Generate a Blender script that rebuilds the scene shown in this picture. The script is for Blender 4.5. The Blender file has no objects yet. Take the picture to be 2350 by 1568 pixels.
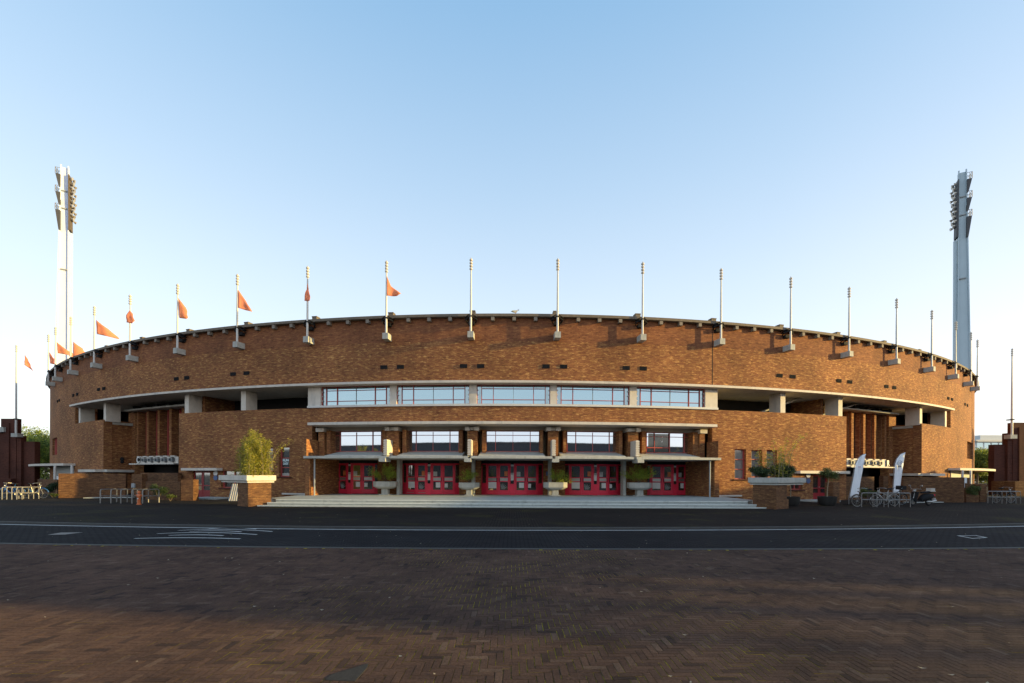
import bpy, math, random
import numpy as np
from mathutils import Vector, Matrix
random.seed(7); RNG = np.random.default_rng(11)
scene = bpy.context.scene
COL = scene.collection
rad = math.radians
# ------------------------------------------------------------------ camera, sky, sun, exposure
FPX, CX, HY, ROLL = 1050.0, 1175.0, 1092.0, 0.00436      # focal length, principal column, horizon row (2350 px wide picture), roll
EYE = 1.7
cam = bpy.data.cameras.new('camera'); camo = bpy.data.objects.new('camera', cam); COL.objects.link(camo)
camo.location = (0, 0, EYE)
camo.rotation_euler = (Matrix.Rotation(rad(90), 3, 'X') @ Matrix.Rotation(ROLL, 3, 'Z')).to_euler()
cam.sensor_width = 36; cam.lens = 36*FPX/2350; cam.shift_y = (HY-784)/2350
cam.clip_end = 5000; cam.clip_start = 0.05
scene.camera = camo
SUN_AZ, SUN_EL = 98.4, 8.8            # clockwise from +Y; nearly square to the view, a little behind the camera
w = bpy.data.worlds.new('World'); scene.world = w; w.use_nodes = True
nt = w.node_tree; bg = nt.nodes['Background']
sky = nt.nodes.new('ShaderNodeTexSky'); sky.sky_type = 'NISHITA'; sky.sun_disc = False
sky.sun_elevation = rad(SUN_EL); sky.sun_rotation = rad(SUN_AZ)
sky.altitude = 0; sky.air_density = 1.0; sky.dust_density = 0.7; sky.ozone_density = 1.6
# thin summer haze pales the sky towards the horizon, a little warmer on the sun's side
tcw = nt.nodes.new('ShaderNodeTexCoord'); sep = nt.nodes.new('ShaderNodeSeparateXYZ'); nt.links.new(tcw.outputs['Generated'], sep.inputs[0])
def wramp(src, stops):
    r = nt.nodes.new('ShaderNodeValToRGB'); nt.links.new(src, r.inputs[0]); e = r.color_ramp.elements
    while len(e) < len(stops): e.new(.5)
    for k, (p, c) in enumerate(stops): e[k].position = p; e[k].color = (*c, 1)
    return r.outputs[0]
def wmix(mode, fac, A, B):
    x = nt.nodes.new('ShaderNodeMix'); x.data_type = 'RGBA'; x.blend_type = mode
    for sck, v in ((x.inputs[0], fac), (x.inputs[6], A), (x.inputs[7], B)):
        if isinstance(v, float): sck.default_value = v
        else: nt.links.new(v, sck)
    return x.outputs[2]
K_ = 1/.56
hz = wramp(sep.outputs[2], [(p, tuple(K_*q for q in c)) for p, c in ((0, (.84,.87,.92)), (.12, (.86,.90,.95)), (.24, (.75,.84,.925)), (.36, (.635,.76,.88)), (.52, (.46,.63,.815)), (.72, (.265,.475,.72)), (.86, (.07,.15,.29)), (1, (.03,.07,.15)))])
mpx = nt.nodes.new('ShaderNodeMapRange'); mpx.inputs[1].default_value = -1; mpx.inputs[2].default_value = 1; nt.links.new(sep.outputs[0], mpx.inputs[0])
lr = wramp(mpx.outputs[0], [(0, (1.0,1.0,1.0)), (.15, (1.06,1.04,1.02)), (.5, (1.0,1.0,1.0)), (.72, (1.03,1.01,1.0)), (.87, (1.14,1.05,1.02)), (1, (1.4,1.2,1.05))])
mpy = nt.nodes.new('ShaderNodeMapRange'); mpy.inputs[1].default_value = -1; mpy.inputs[2].default_value = 1; nt.links.new(sep.outputs[1], mpy.inputs[0])
fb = wramp(mpy.outputs[0], [(0, (1.45,1.36,1.30)), (.3, (1.45,1.36,1.30)), (.62, (1.0,1.0,1.0)), (1, (1.0,1.0,1.0))])
hzw = wmix('MULTIPLY', 1.0, wmix('MULTIPLY', 1.0, hz, lr), fb)
nt.links.new(wmix('MIX', .88, sky.outputs[0], hzw), bg.inputs[0]); bg.inputs[1].default_value = 0.15
sl = bpy.data.lights.new('sun', 'SUN'); sl.energy = 1.98; sl.angle = rad(0.53); sl.color = (1.0, 0.72, 0.25)
so = bpy.data.objects.new('sun', sl); COL.objects.link(so); so.location = (60, -10, 40)
a_, e_ = rad(SUN_AZ), rad(SUN_EL)
SUND = Vector((math.sin(a_)*math.cos(e_), math.cos(a_)*math.cos(e_), math.sin(e_)))
so.rotation_euler = SUND.to_track_quat('Z', 'Y').to_euler()
scene.view_settings.view_transform = 'Standard'; scene.view_settings.look = 'None'
scene.view_settings.exposure = 2.06; scene.view_settings.gamma = 1.0
scene.cycles.max_bounces = 6

# ------------------------------------------------------------------ object helpers
OFF = {}
def tag(o, label=None, cat=None, group=None, kind=None):
    if label: o['label'] = label
    if cat: o['category'] = cat
    if group: o['group'] = group
    if kind: o['kind'] = kind
    return o
def thing(name, label, cat, loc=(0,0,0), rz=0.0, group=None):
    o = bpy.data.objects.new(name, None); COL.objects.link(o); o.empty_display_size = .3
    o.location = loc; o.rotation_euler = (0,0,rz)
    OFF[o.name] = Vector(loc)
    return tag(o, label, cat, group)
def copy_tree(o, parent=None):
    c = o.copy(); COL.objects.link(c)
    if parent is not None: c.parent = parent
    OFF[c.name] = OFF.get(o.name, Vector())
    for ch in list(o.children): copy_tree(ch, c)
    return c
class MB:
    def __init__(s): s.v=[]; s.f=[]; s.uv=[]
    def face(s, pts, uv=None):
        i=len(s.v); s.v += [tuple(p) for p in pts]; s.f.append(tuple(range(i,i+len(pts))))
        if uv is None:
            P=[Vector(p) for p in pts]
            n=Vector((0,0,0))
            for k in range(len(P)):
                a,b=P[k],P[(k+1)%len(P)]
                n += Vector(((a.y-b.y)*(a.z+b.z),(a.z-b.z)*(a.x+b.x),(a.x-b.x)*(a.y+b.y)))
            if n.length<1e-12: uv=[(p.x,p.y) for p in P]
            else:
                n.normalize()
                if abs(n.z)>.75: uv=[(p.x,p.y) for p in P]
                else:
                    t=Vector((-n.y,n.x,0)).normalized()
                    uv=[(p.dot(t),p.z) for p in P]
        s.uv.append(uv)
    def hexa(s, b, t):          # bottom quad, top quad, both counter-clockwise seen from above
        s.face([b[3],b[2],b[1],b[0]]); s.face(t)
        for k in range(4):
            j=(k+1)%4; s.face([b[k],b[j],t[j],t[k]])
    def box(s, x0,x1,y0,y1,z0,z1, M=None):
        b=[(x0,y0,z0),(x1,y0,z0),(x1,y1,z0),(x0,y1,z0)]; t=[(p[0],p[1],z1) for p in b]
        if M is not None: b=[M@Vector(p) for p in b]; t=[M@Vector(p) for p in t]
        s.hexa(b,t)
    def prism(s, poly, z0, z1):
        n=len(poly); s.face([(p[0],p[1],z0) for p in reversed(poly)]); s.face([(p[0],p[1],z1) for p in poly])
        for k in range(n):
            a,b=poly[k],poly[(k+1)%n]; s.face([(a[0],a[1],z0),(b[0],b[1],z0),(b[0],b[1],z1),(a[0],a[1],z1)])
    def rings(s, rings, cap=True, closed=False):
        n=len(rings[0])
        for a,b in zip(rings, rings[1:]+([rings[0]] if closed else [])):
            for k in range(n):
                j=(k+1)%n; s.face([a[k],a[j],b[j],b[k]])
        if cap and not closed:
            s.face(list(reversed(rings[0]))); s.face(rings[-1])
    def tube(s, path, r, n=8, closed=False):
        P=[Vector(p) for p in path]; R=r if isinstance(r,(list,tuple)) else [r]*len(P)
        rg=[]; prev=None; m=len(P)
        for i,p in enumerate(P):
            if closed: d=P[(i+1)%m]-P[i-1]
            else: d=P[min(i+1,m-1)]-P[max(i-1,0)]
            d=d.normalized()
            if prev is None:
                u=Vector((0,0,1)) if abs(d.z)<.9 else Vector((1,0,0))
            else: u=prev
            u=(u-d*u.dot(d)).normalized(); prev=u; v=d.cross(u)
            rg.append([p+(u*math.cos(2*math.pi*k/n)+v*math.sin(2*math.pi*k/n))*R[i] for k in range(n)])
        s.rings(rg, True, closed)
    def lathe(s, prof, n=16, c=(0,0)):      # profile [(r,z)]
        rg=[[(c[0]+r*math.cos(2*math.pi*k/n), c[1]+r*math.sin(2*math.pi*k/n), z) for k in range(n)] for r,z in prof]
        s.rings(rg)
    def add(s, o, M):
        i=len(s.v); s.v += [tuple(M@Vector(p)) for p in o.v]; s.f += [tuple(k+i for k in f) for f in o.f]; s.uv += o.uv
    def build(s, name, mat, parent=None, smooth=False, world=True, merge=True):
        me=bpy.data.meshes.new(name)
        off=OFF[parent.name] if (parent is not None and world) else Vector()
        me.from_pydata([Vector(p)-off for p in s.v], [], s.f)
        uvl=me.uv_layers.new(name='UVMap')
        flat=[c for f in s.uv for q in f for c in q]
        uvl.data.foreach_set('uv', flat)
        if smooth:
            import bmesh
            bm=bmesh.new(); bm.from_mesh(me); bmesh.ops.remove_doubles(bm, verts=bm.verts, dist=1e-5)
            for f in bm.faces: f.smooth=True
            for e in bm.edges:
                if len(e.link_faces)==2 and e.calc_face_angle(0)>.7: e.smooth=False
            bm.to_mesh(me); bm.free()
        me.materials.append(mat); me.update()
        o=bpy.data.objects.new(name, me); COL.objects.link(o)
        if parent is not None:
            o.parent=parent; OFF[o.name]=OFF.get(parent.name, Vector()) if world else Vector()
        else: OFF[o.name]=Vector()
        return o
def leaves(name, mat, parent, pts, size, elong=1.0, up=0.0, world=True, dirs=None):
    """many small folded leaf blades in one mesh"""
    P=np.asarray(pts,float); n=len(P)
    off=np.array(OFF[parent.name]) if (parent is not None and world) else np.zeros(3)
    P=P-off
    d=RNG.normal(size=(n,3)); 
    if dirs is not None: d=np.asarray(dirs)+d*.35
    d[:,2]+=up; d/=np.linalg.norm(d,axis=1)[:,None]
    q=RNG.normal(size=(n,3)); s=np.cross(d,q); s/=np.linalg.norm(s,axis=1)[:,None]
    L=(np.asarray(size)*RNG.uniform(.65,1.35,n))[:,None]
    W=L*.5/elong
    nn=np.cross(d,s)
    a=P-d*L*.5; b=P+s*W*.5+nn*W*.12; c=P+d*L*.5; e=P-s*W*.5+nn*W*.12
    V=np.stack([a,b,c,e],1).reshape(-1,3)
    me=bpy.data.meshes.new(name)
    me.vertices.add(4*n); me.vertices.foreach_set('co', V.ravel())
    me.loops.add(4*n); me.loops.foreach_set('vertex_index', np.arange(4*n))
    me.polygons.add(n); me.polygons.foreach_set('loop_start', np.arange(n)*4); me.polygons.foreach_set('loop_total', np.full(n,4))
    at=me.attributes.new('tone','FLOAT','POINT'); at.data.foreach_set('value', np.repeat(RNG.random(n),4))
    me.polygons.foreach_set('use_smooth',np.zeros(n,bool)); me.materials.append(mat); me.update(calc_edges=True); me.validate()
    o=bpy.data.objects.new(name,me); COL.objects.link(o)
    if parent is not None: o.parent=parent
    OFF[o.name]=OFF.get(parent.name,Vector()) if parent is not None else Vector()
    return o

# ------------------------------------------------------------------ pixel <-> place (2350 px wide photograph)
def hor(x): return HY+(x-CX)*ROLL
def at(x, y, z):                     # the point at depth z seen at pixel x,y
    v=y-hor(x); u=(x-CX)+(y-HY)*ROLL
    return Vector((u/FPX*z, z, EYE-v/FPX*z))
def ground(x, y, h=0.0):             # the point of height h seen at pixel x,y
    z=(EYE-h)*FPX/(y-hor(x)); return at(x,y,z)
YC, R = 102.7, 73.0                  # the stadium: centre of its round front, radius of its brick face
def ang(x, r=R):                     # angle on the round front at pixel column x
    t=(x-CX)/FPX; a=1+t*t; b=-2*YC; c=YC*YC-r*r; d=max(b*b-4*a*c,0)
    y=(-b-math.sqrt(d))/(2*a); return math.atan2(t*y, YC-y)
def P(phi, r, h): return Vector((r*math.sin(phi), YC-r*math.cos(phi), h))
def hgt(y, x, r=R):                  # height of the point at pixel x,y on radius r
    p=P(ang(x,r),r,0); return EYE-(y-hor(x))/FPX*p.y
def arc_slab(mb, p0, p1, r0, r1, h0, h1, n=None, ends=True):
    n=n or max(1,int(abs(p1-p0)/rad(1.0)+.99)); ps=[p0+(p1-p0)*k/n for k in range(n+1)]
    for a,b in zip(ps,ps[1:]):
        ua,ub=a*R,b*R
        mb.face([P(a,r1,h0),P(b,r1,h0),P(b,r1,h1),P(a,r1,h1)],[(ua,h0),(ub,h0),(ub,h1),(ua,h1)])
        mb.face([P(b,r0,h0),P(a,r0,h0),P(a,r0,h1),P(b,r0,h1)],[(ub,h0),(ua,h0),(ua,h1),(ub,h1)])
        mb.face([P(a,r1,h1),P(b,r1,h1),P(b,r0,h1),P(a,r0,h1)],[(ua,r1),(ub,r1),(ub,r0),(ua,r0)])
        mb.face([P(a,r0,h0),P(b,r0,h0),P(b,r1,h0),P(a,r1,h0)],[(ua,r0),(ub,r0),(ub,r1),(ua,r1)])
    if ends:
        mb.face([P(p0,r0,h0),P(p0,r1,h0),P(p0,r1,h1),P(p0,r0,h1)],[(r0,h0),(r1,h0),(r1,h1),(r0,h1)])
        mb.face([P(p1,r1,h0),P(p1,r0,h0),P(p1,r0,h1),P(p1,r1,h1)],[(r1,h0),(r0,h0),(r0,h1),(r1,h1)])
def arc_wall(mb, p0, p1, r0, r1, h0, h1, holes=()):     # curved wall with rectangular openings (phi0,phi1,h0,h1)
    ph=sorted({p0,p1}|{q for o in holes for q in o[:2]}); hs=sorted({h0,h1}|{q for o in holes for q in o[2:]})
    for a,b in zip(ph,ph[1:]):
        run=None
        for c,d in zip(hs,hs[1:]):
            ins=any(o[0]<=a+1e-9 and o[1]>=b-1e-9 and o[2]<=c+1e-9 and o[3]>=d-1e-9 for o in holes)
            if not ins: arc_slab(mb,a,b,r0,r1,c,d)
class Fr:                            # local frame on the front: s along, d outwards, h up
    def __init__(f, A, B):
        f.o=Vector((A[0],A[1],0)); e=Vector((B[0]-A[0],B[1]-A[1],0)); f.w=e.length; f.e=e.normalized(); f.n=Vector((f.e.y,-f.e.x,0))
    def p(f,s,d,h): return f.o+f.e*s+f.n*d+Vector((0,0,h))
    def box(f,mb,s0,s1,d0,d1,h0,h1):
        b=[f.p(s0,d1,h0),f.p(s1,d1,h0),f.p(s1,d0,h0),f.p(s0,d0,h0)]; t=[q+Vector((0,0,h1-h0)) for q in b]; mb.hexa(b,t)
def radial(phi, r): return Fr(P(phi-.001,r,0), P(phi+.001,r,0))
def rbox(mb, phi, wd, r0, r1, h0, h1):            # box on the radius phi, width wd
    f=radial(phi,0); 
    e=Vector((math.cos(phi),math.sin(phi),0)); n=Vector((math.sin(phi),-math.cos(phi),0)); c=Vector((0,YC,0))
    b=[c+n*r1-e*wd/2,c+n*r1+e*wd/2,c+n*r0+e*wd/2,c+n*r0-e*wd/2]
    mb.hexa([q+Vector((0,0,h0)) for q in b],[q+Vector((0,0,h1)) for q in b])

# ------------------------------------------------------------------ materials
def newmat(name):
    m=bpy.data.materials.new(name); m.use_nodes=True; n=m.node_tree.nodes; l=m.node_tree.links
    return m,n,l,n['Principled BSDF']
def ramp(n, l, src, stops):
    r=n.new('ShaderNodeValToRGB'); l.new(src, r.inputs[0]); e=r.color_ramp.elements
    while len(e)<len(stops): e.new(.5)
    for k,(p,c) in enumerate(stops): e[k].position=p; e[k].color=(*c,1)
    return r.outputs[0]
def mixc(n,l,fac,a,b,mode='MIX'):
    x=n.new('ShaderNodeMix'); x.data_type='RGBA'; x.blend_type=mode
    for s,v in ((x.inputs[0],fac),(x.inputs[6],a),(x.inputs[7],b)):
        if hasattr(v,'is_linked') or hasattr(v,'links'): l.new(v,s)
        elif isinstance(v,(int,float)): s.default_value=v
        else: s.default_value=(*v,1)
    return x.outputs[2]
def noise(n,l,vec,scale,detail=4,rough=.6,sc3=None):
    t=n.new('ShaderNodeTexNoise'); t.inputs['Scale'].default_value=scale; t.inputs['Detail'].default_value=detail; t.inputs['Roughness'].default_value=rough
    if sc3:
        mp=n.new('ShaderNodeMapping'); mp.inputs['Scale'].default_value=sc3; l.new(vec,mp.inputs[0]); vec=mp.outputs[0]
    l.new(vec,t.inputs['Vector']); return t.outputs[0]
def bump(n,l,bs,h,strength=.3,dist=.02):
    b=n.new('ShaderNodeBump'); b.inputs['Strength'].default_value=strength; b.inputs['Distance'].default_value=dist
    l.new(h,b.inputs['Height']); l.new(b.outputs[0],bs.inputs['Normal'])
def plain(name, col, rough=.6, metal=0.0, var=.25, scale=2.5, dirt=None, bmp=0.0, spec=None):
    m,n,l,b=newmat(name); tc=n.new('ShaderNodeTexCoord').outputs['Object']
    f=noise(n,l,tc,scale,6,.65)
    c=ramp(n,l,f,[(.25,tuple(q*(1-var) for q in col)),(.75,tuple(min(1,q*(1+var*.6)) for q in col))])
    if dirt:
        g=noise(n,l,tc,1.0,5,.7,sc3=(2.2,2.2,.45)); k=n.new('ShaderNodeMapRange'); k.inputs[1].default_value=.52; k.inputs[2].default_value=.75; k.inputs[4].default_value=.75
        l.new(g,k.inputs[0]); c=mixc(n,l,k.outputs[0],c,dirt)
    l.new(c,b.inputs['Base Color']); b.inputs['Roughness'].default_value=rough; b.inputs['Metallic'].default_value=metal
    if spec is not None: b.inputs['Specular IOR Level'].default_value=spec
    if bmp: bump(n,l,b,noise(n,l,tc,scale*8,4),bmp,.01)
    return m
def brickmat(name, c1, c2, mortar, light, bw=.22, rh=.064, streak=.5, off=.5, rough=.85):
    m,n,l,b=newmat(name); uv=n.new('ShaderNodeUVMap'); uv.uv_map='UVMap'; uv=uv.outputs[0]
    t=n.new('ShaderNodeTexBrick'); l.new(uv,t.inputs[0]); t.inputs['Scale'].default_value=1
    t.inputs['Brick Width'].default_value=bw; t.inputs['Row Height'].default_value=rh; t.inputs['Mortar Size'].default_value=.006
    t.inputs['Mortar Smooth'].default_value=.2; t.offset=off
    t.inputs['Color1'].default_value=(*c1,1); t.inputs['Color2'].default_value=(*c2,1); t.inputs['Mortar'].default_value=(*mortar,1)
    # bricks fired lighter or darker lie in short runs along a course
    f=noise(n,l,uv,1.0,3,.75,sc3=(2.5,8.6,1)); k=n.new('ShaderNodeMapRange'); k.inputs[1].default_value=.53; k.inputs[2].default_value=.66; k.inputs[4].default_value=streak
    l.new(f,k.inputs[0]); c=mixc(n,l,k.outputs[0],t.outputs[0],light)
    g=noise(n,l,uv,1.0,3,.7,sc3=(2.6,9.2,4)); k2=n.new('ShaderNodeMapRange'); k2.inputs[1].default_value=.53; k2.inputs[2].default_value=.68; k2.inputs[4].default_value=.68
    l.new(g,k2.inputs[0]); c=mixc(n,l,k2.outputs[0],c,tuple(q*.34 for q in c1))
    h=noise(n,l,uv,.35,5,.6); hr=ramp(n,l,h,[(.3,(.66,.66,.68)),(.7,(1.2,1.18,1.12))])
    c=mixc(n,l,1.0,c,hr,'MULTIPLY')
    l.new(c,b.inputs['Base Color']); b.inputs['Roughness'].default_value=rough; b.inputs['Specular IOR Level'].default_value=.2
    bump(n,l,b,t.outputs['Fac'],-.35,.008)
    return m
def glassmat(name, tint, refl=.5, rough=.02, dark=(.012,.015,.018), wav=.02):
    m,n,l,b=newmat(name); b.inputs['Base Color'].default_value=(*dark,1); b.inputs['Roughness'].default_value=.25
    g=n.new('ShaderNodeBsdfGlossy'); g.inputs[0].default_value=(*tint,1); g.inputs[1].default_value=rough
    tc=n.new('ShaderNodeTexCoord').outputs['Object']; bp=n.new('ShaderNodeBump'); bp.inputs['Strength'].default_value=wav; bp.inputs['Distance'].default_value=.05
    l.new(noise(n,l,tc,.9,2),bp.inputs['Height']); l.new(bp.outputs[0],g.inputs['Normal'])
    x=n.new('ShaderNodeMixShader'); x.inputs[0].default_value=refl
    l.new(b.outputs[0],x.inputs[1]); l.new(g.outputs[0],x.inputs[2]); l.new(x.outputs[0],n['Material Output'].inputs[0])
    return m
def leafmat(name, dark, light, trans=.35):
    m,n,l,b=newmat(name); a=n.new('ShaderNodeAttribute'); a.attribute_name='tone'
    c=ramp(n,l,a.outputs['Fac'],[(0.0,dark),(.65,tuple((p+q)/2 for p,q in zip(dark,light))),(1.0,light)])
    l.new(c,b.inputs['Base Color']); b.inputs['Roughness'].default_value=.55
    t=n.new('ShaderNodeBsdfTranslucent'); l.new(c,t.inputs[0]); x=n.new('ShaderNodeMixShader'); x.inputs[0].default_value=trans
    l.new(b.outputs[0],x.inputs[1]); l.new(t.outputs[0],x.inputs[2]); l.new(x.outputs[0],n['Material Output'].inputs[0])
    return m
M={}
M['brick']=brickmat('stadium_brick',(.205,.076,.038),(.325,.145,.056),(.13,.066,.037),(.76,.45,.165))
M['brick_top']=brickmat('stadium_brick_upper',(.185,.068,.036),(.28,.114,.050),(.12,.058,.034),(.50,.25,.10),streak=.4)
M['cap']=plain('corbel_concrete',(.22,.19,.16),.85,var=.25,scale=3)
M['letter']=plain('dull_sign_metal',(.13,.14,.15),.6,var=.25)
M['pierc']=plain('pier_concrete',(.16,.13,.10),.85,var=.3,scale=3)
M['brick_wall']=brickmat('yard_brick',(.115,.054,.030),(.185,.090,.043),(.08,.048,.03),(.36,.205,.088),rh=.066,streak=.45)
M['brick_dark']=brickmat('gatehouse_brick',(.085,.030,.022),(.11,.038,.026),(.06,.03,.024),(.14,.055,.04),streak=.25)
M['ledge']=plain('pale_concrete',(.58,.53,.47),.75,var=.14,dirt=(.34,.32,.30),bmp=.1)
M['grey']=plain('grey_concrete',(.42,.42,.39),.8,var=.22,scale=3,dirt=(.20,.20,.18),bmp=.2)
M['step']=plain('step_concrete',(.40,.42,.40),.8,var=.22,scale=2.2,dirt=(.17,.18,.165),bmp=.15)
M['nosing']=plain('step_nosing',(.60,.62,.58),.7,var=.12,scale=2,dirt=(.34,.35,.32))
M['soffit']=plain('soffit_plaster',(.36,.31,.26),.85,var=.1)
M['white']=plain('white_paint',(.56,.55,.53),.45,var=.06)
M['black']=plain('black_paint',(.02,.02,.022),.8,var=.2,spec=.15)
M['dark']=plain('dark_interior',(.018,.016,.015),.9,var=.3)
M['red']=plain('red_paint',(.76,.030,.075),.35,var=.14,spec=.4)
M['redshade']=plain('red_paint_shaded',(.26,.008,.018),.4,var=.14)  # side doors: the shade under their canopies is put into the red
M['redframe']=plain('red_window_paint',(.40,.06,.05),.45,var=.15)
M['tan']=plain('tan_render',(.30,.24,.16),.8,var=.12)
M['panel']=plain('grey_door_panel',(.30,.32,.33),.6,var=.1)
M['glass']=glassmat('window_glass',(.52,.74,.86),.50)
M['glass2']=glassmat('first_floor_glass',(.66,.74,.86),.74,wav=.006)
M['doorglass']=glassmat('door_glass',(.9,.9,.95),.24,.03,wav=.05)
M['openglass']=glassmat('open_leaf_glass',(.5,.52,.5),.10,.05)
M['glassvent']=glassmat('vent_glass',(.55,.72,.80),.38,.05,(.02,.04,.05))
M['glassdim']=glassmat('side_window_glass',(.85,.92,.95),.3,.04)
M['steel']=plain('galvanised_steel',(.26,.25,.24),.5,metal=.4,var=.12)
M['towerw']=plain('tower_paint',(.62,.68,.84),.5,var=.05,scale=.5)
M['towershade']=plain('tower_paint_shaded',(.42,.52,.58),.5,var=.06,scale=.5)  # right mast: same light paint with its bluish shade put into the colour
M['towerdark']=plain('tower_platform_steel',(.06,.06,.065),.6,var=.2)
M['lamp']=plain('floodlight_housing',(.5,.46,.4),.35,metal=.4,var=.15)
M['flag']=plain('orange_flag_cloth',(.90,.38,.21),.8,var=.08)
_fm=M['flag']; _n=_fm.node_tree.nodes; _l=_fm.node_tree.links; _t=_n.new('ShaderNodeBsdfTranslucent'); _t.inputs[0].default_value=(1.0,.45,.24,1)
_x=_n.new('ShaderNodeMixShader'); _x.inputs[0].default_value=.4; _l.new(_n['Principled BSDF'].outputs[0],_x.inputs[1]); _l.new(_t.outputs[0],_x.inputs[2]); _l.new(_x.outputs[0],_n['Material Output'].inputs[0])
M['banner']=plain('banner_cloth',(.84,.84,.88),.7,var=.05)
M['paper']=plain('white_paper',(.70,.70,.70),.8,var=.05)
M['blue']=plain('blue_paint',(.05,.10,.24),.5,var=.1)
M['bikeblue']=plain('blue_plastic',(.03,.14,.42),.4,var=.1)
M['orange']=plain('orange_paint',(.62,.16,.05),.5,var=.2,scale=9)
M['rubber']=plain('tyre_rubber',(.025,.025,.027),.8,var=.2)
M['bikedark']=plain('dark_bike_paint',(.07,.04,.04),.4,var=.2)
M['chrome']=plain('silver_metal',(.40,.40,.39),.3,metal=.7,var=.1)
M['tub']=plain('black_tub',(.035,.033,.032),.6,var=.3)
M['bark']=plain('bark',(.13,.10,.07),.9,var=.35,scale=8,bmp=.4)
M['soil']=plain('soil',(.05,.035,.025),.95,var=.4,scale=12)
M['board']=plain('weathered_board',(.42,.40,.37),.8,var=.2,scale=6)
M['flat']=plain('apartment_wall',(.50,.53,.55),.7,var=.08)
M['leaf_bamboo']=leafmat('bamboo_leaf',(.15,.19,.022),(.60,.50,.07),.45)
M['leaf_dark']=leafmat('evergreen_leaf',(.018,.035,.012),(.06,.10,.025),.25)
M['leaf_shrub']=leafmat('planter_shrub_leaf',(.16,.26,.03),(.55,.62,.08),.4)
M['leaf_tree']=leafmat('tree_leaf',(.05,.10,.02),(.36,.40,.06),.4)
M['leaf_gloss']=leafmat('glossy_leaf',(.03,.05,.016),(.18,.22,.05),.2)
M['grass']=leafmat('grass_blade',(.06,.09,.02),(.16,.19,.04),.4)
# ------------------------------------------------------------------ ground materials
def pavemat(name, c1, c2, mortar, bw, rh, moss=(.16,.15,.012), mossamt=.5, rot=0.0, ms=.008):
    m,n,l,b=newmat(name); tc=n.new('ShaderNodeTexCoord').outputs['Object']
    mp=n.new('ShaderNodeMapping'); mp.inputs['Rotation'].default_value=(0,0,rot); l.new(tc,mp.inputs[0]); v=mp.outputs[0]
    t=n.new('ShaderNodeTexBrick'); l.new(v,t.inputs[0]); t.inputs['Scale'].default_value=1
    t.inputs['Brick Width'].default_value=bw; t.inputs['Row Height'].default_value=rh; t.inputs['Mortar Size'].default_value=ms
    t.inputs['Color1'].default_value=(*c1,1); t.inputs['Color2'].default_value=(*c2,1)
    f=noise(n,l,tc,.35,5,.65); k=n.new('ShaderNodeMapRange'); k.inputs[1].default_value=.55; k.inputs[2].default_value=.7; k.inputs[4].default_value=mossamt
    l.new(f,k.inputs[0]); l.new(mixc(n,l,k.outputs[0],mortar,moss),t.inputs['Mortar'])
    g=noise(n,l,tc,.22,6,.65); gr=ramp(n,l,g,[(.3,(.62,.62,.64)),(.72,(1.25,1.22,1.15))])
    c=mixc(n,l,1.0,t.outputs[0],gr,'MULTIPLY')
    s=noise(n,l,tc,1.0,6,.75,sc3=(.9,5,1)); sr=ramp(n,l,s,[(.35,(.75,.75,.75)),(.68,(1.2,1.2,1.2))]); c=mixc(n,l,1.0,c,sr,'MULTIPLY')
    l.new(c,b.inputs['Base Color']); b.inputs['Roughness'].default_value=.95; b.inputs['Specular IOR Level'].default_value=.08
    bump(n,l,b,t.outputs['Fac'],-.5,.008)
    return m
M['sidewalk']=pavemat('forecourt_pavers',(.024,.0205,.0195),(.036,.029,.027),(.012,.011,.010),.21,.105,mossamt=.5,rot=math.pi/2,ms=.014)
M['road']=pavemat('road_pavers',(.026,.026,.030),(.036,.034,.038),(.009,.009,.010),.22,.11,mossamt=.1,ms=.016)
M['groundm']=pavemat('ground_paving',(.018,.016,.015),(.022,.02,.018),(.012,.011,.01),.21,.105,mossamt=.3)
m,n,l,b=newmat('mossy_joint'); tc=n.new('ShaderNodeTexCoord').outputs['Object']
f1=noise(n,l,tc,.55,4,.6); f2=noise(n,l,tc,7,3,.7)
mm=n.new('ShaderNodeMath'); mm.operation='MULTIPLY_ADD'; mm.inputs[1].default_value=.55; l.new(f2,mm.inputs[0]); l.new(f1,mm.inputs[2])
c=ramp(n,l,mm.outputs[0],[(.64,(.026,.020,.017)),(.72,(.06,.05,.012)),(.84,(.42,.34,.014))])
l.new(c,b.inputs['Base Color']); b.inputs['Roughness'].default_value=1; b.inputs['Specular IOR Level'].default_value=.05; M['joint']=m
m,n,l,b=newmat('paving_brick'); a=n.new('ShaderNodeAttribute'); a.attribute_name='tone'; tc=n.new('ShaderNodeTexCoord').outputs['Object']
c=ramp(n,l,a.outputs['Fac'],[(0,(.052,.037,.034)),(.25,(.082,.053,.044)),(.75,(.108,.068,.053)),(1,(.132,.092,.073))])
g=noise(n,l,tc,.8,6,.7); c=mixc(n,l,1.0,c,ramp(n,l,g,[(.3,(.6,.6,.62)),(.72,(1.25,1.2,1.15))]),'MULTIPLY')
g=noise(n,l,tc,38,4,.75); c=mixc(n,l,1.0,c,ramp(n,l,g,[(.35,(.72,.72,.72)),(.7,(1.25,1.25,1.25))]),'MULTIPLY')
mo=noise(n,l,tc,3.2,5,.8); k=n.new('ShaderNodeMapRange'); k.inputs[1].default_value=.63; k.inputs[2].default_value=.78; k.inputs[4].default_value=.5; l.new(mo,k.inputs[0]); c=mixc(n,l,k.outputs[0],c,(.085,.08,.03))
l.new(c,b.inputs['Base Color']); b.inputs['Roughness'].default_value=.92; b.inputs['Specular IOR Level'].default_value=.08
b.inputs['Diffuse Roughness'].default_value=.8
bump(n,l,b,noise(n,l,tc,70,6,.75),1.0,.012); M['pavebrick']=m

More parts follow.
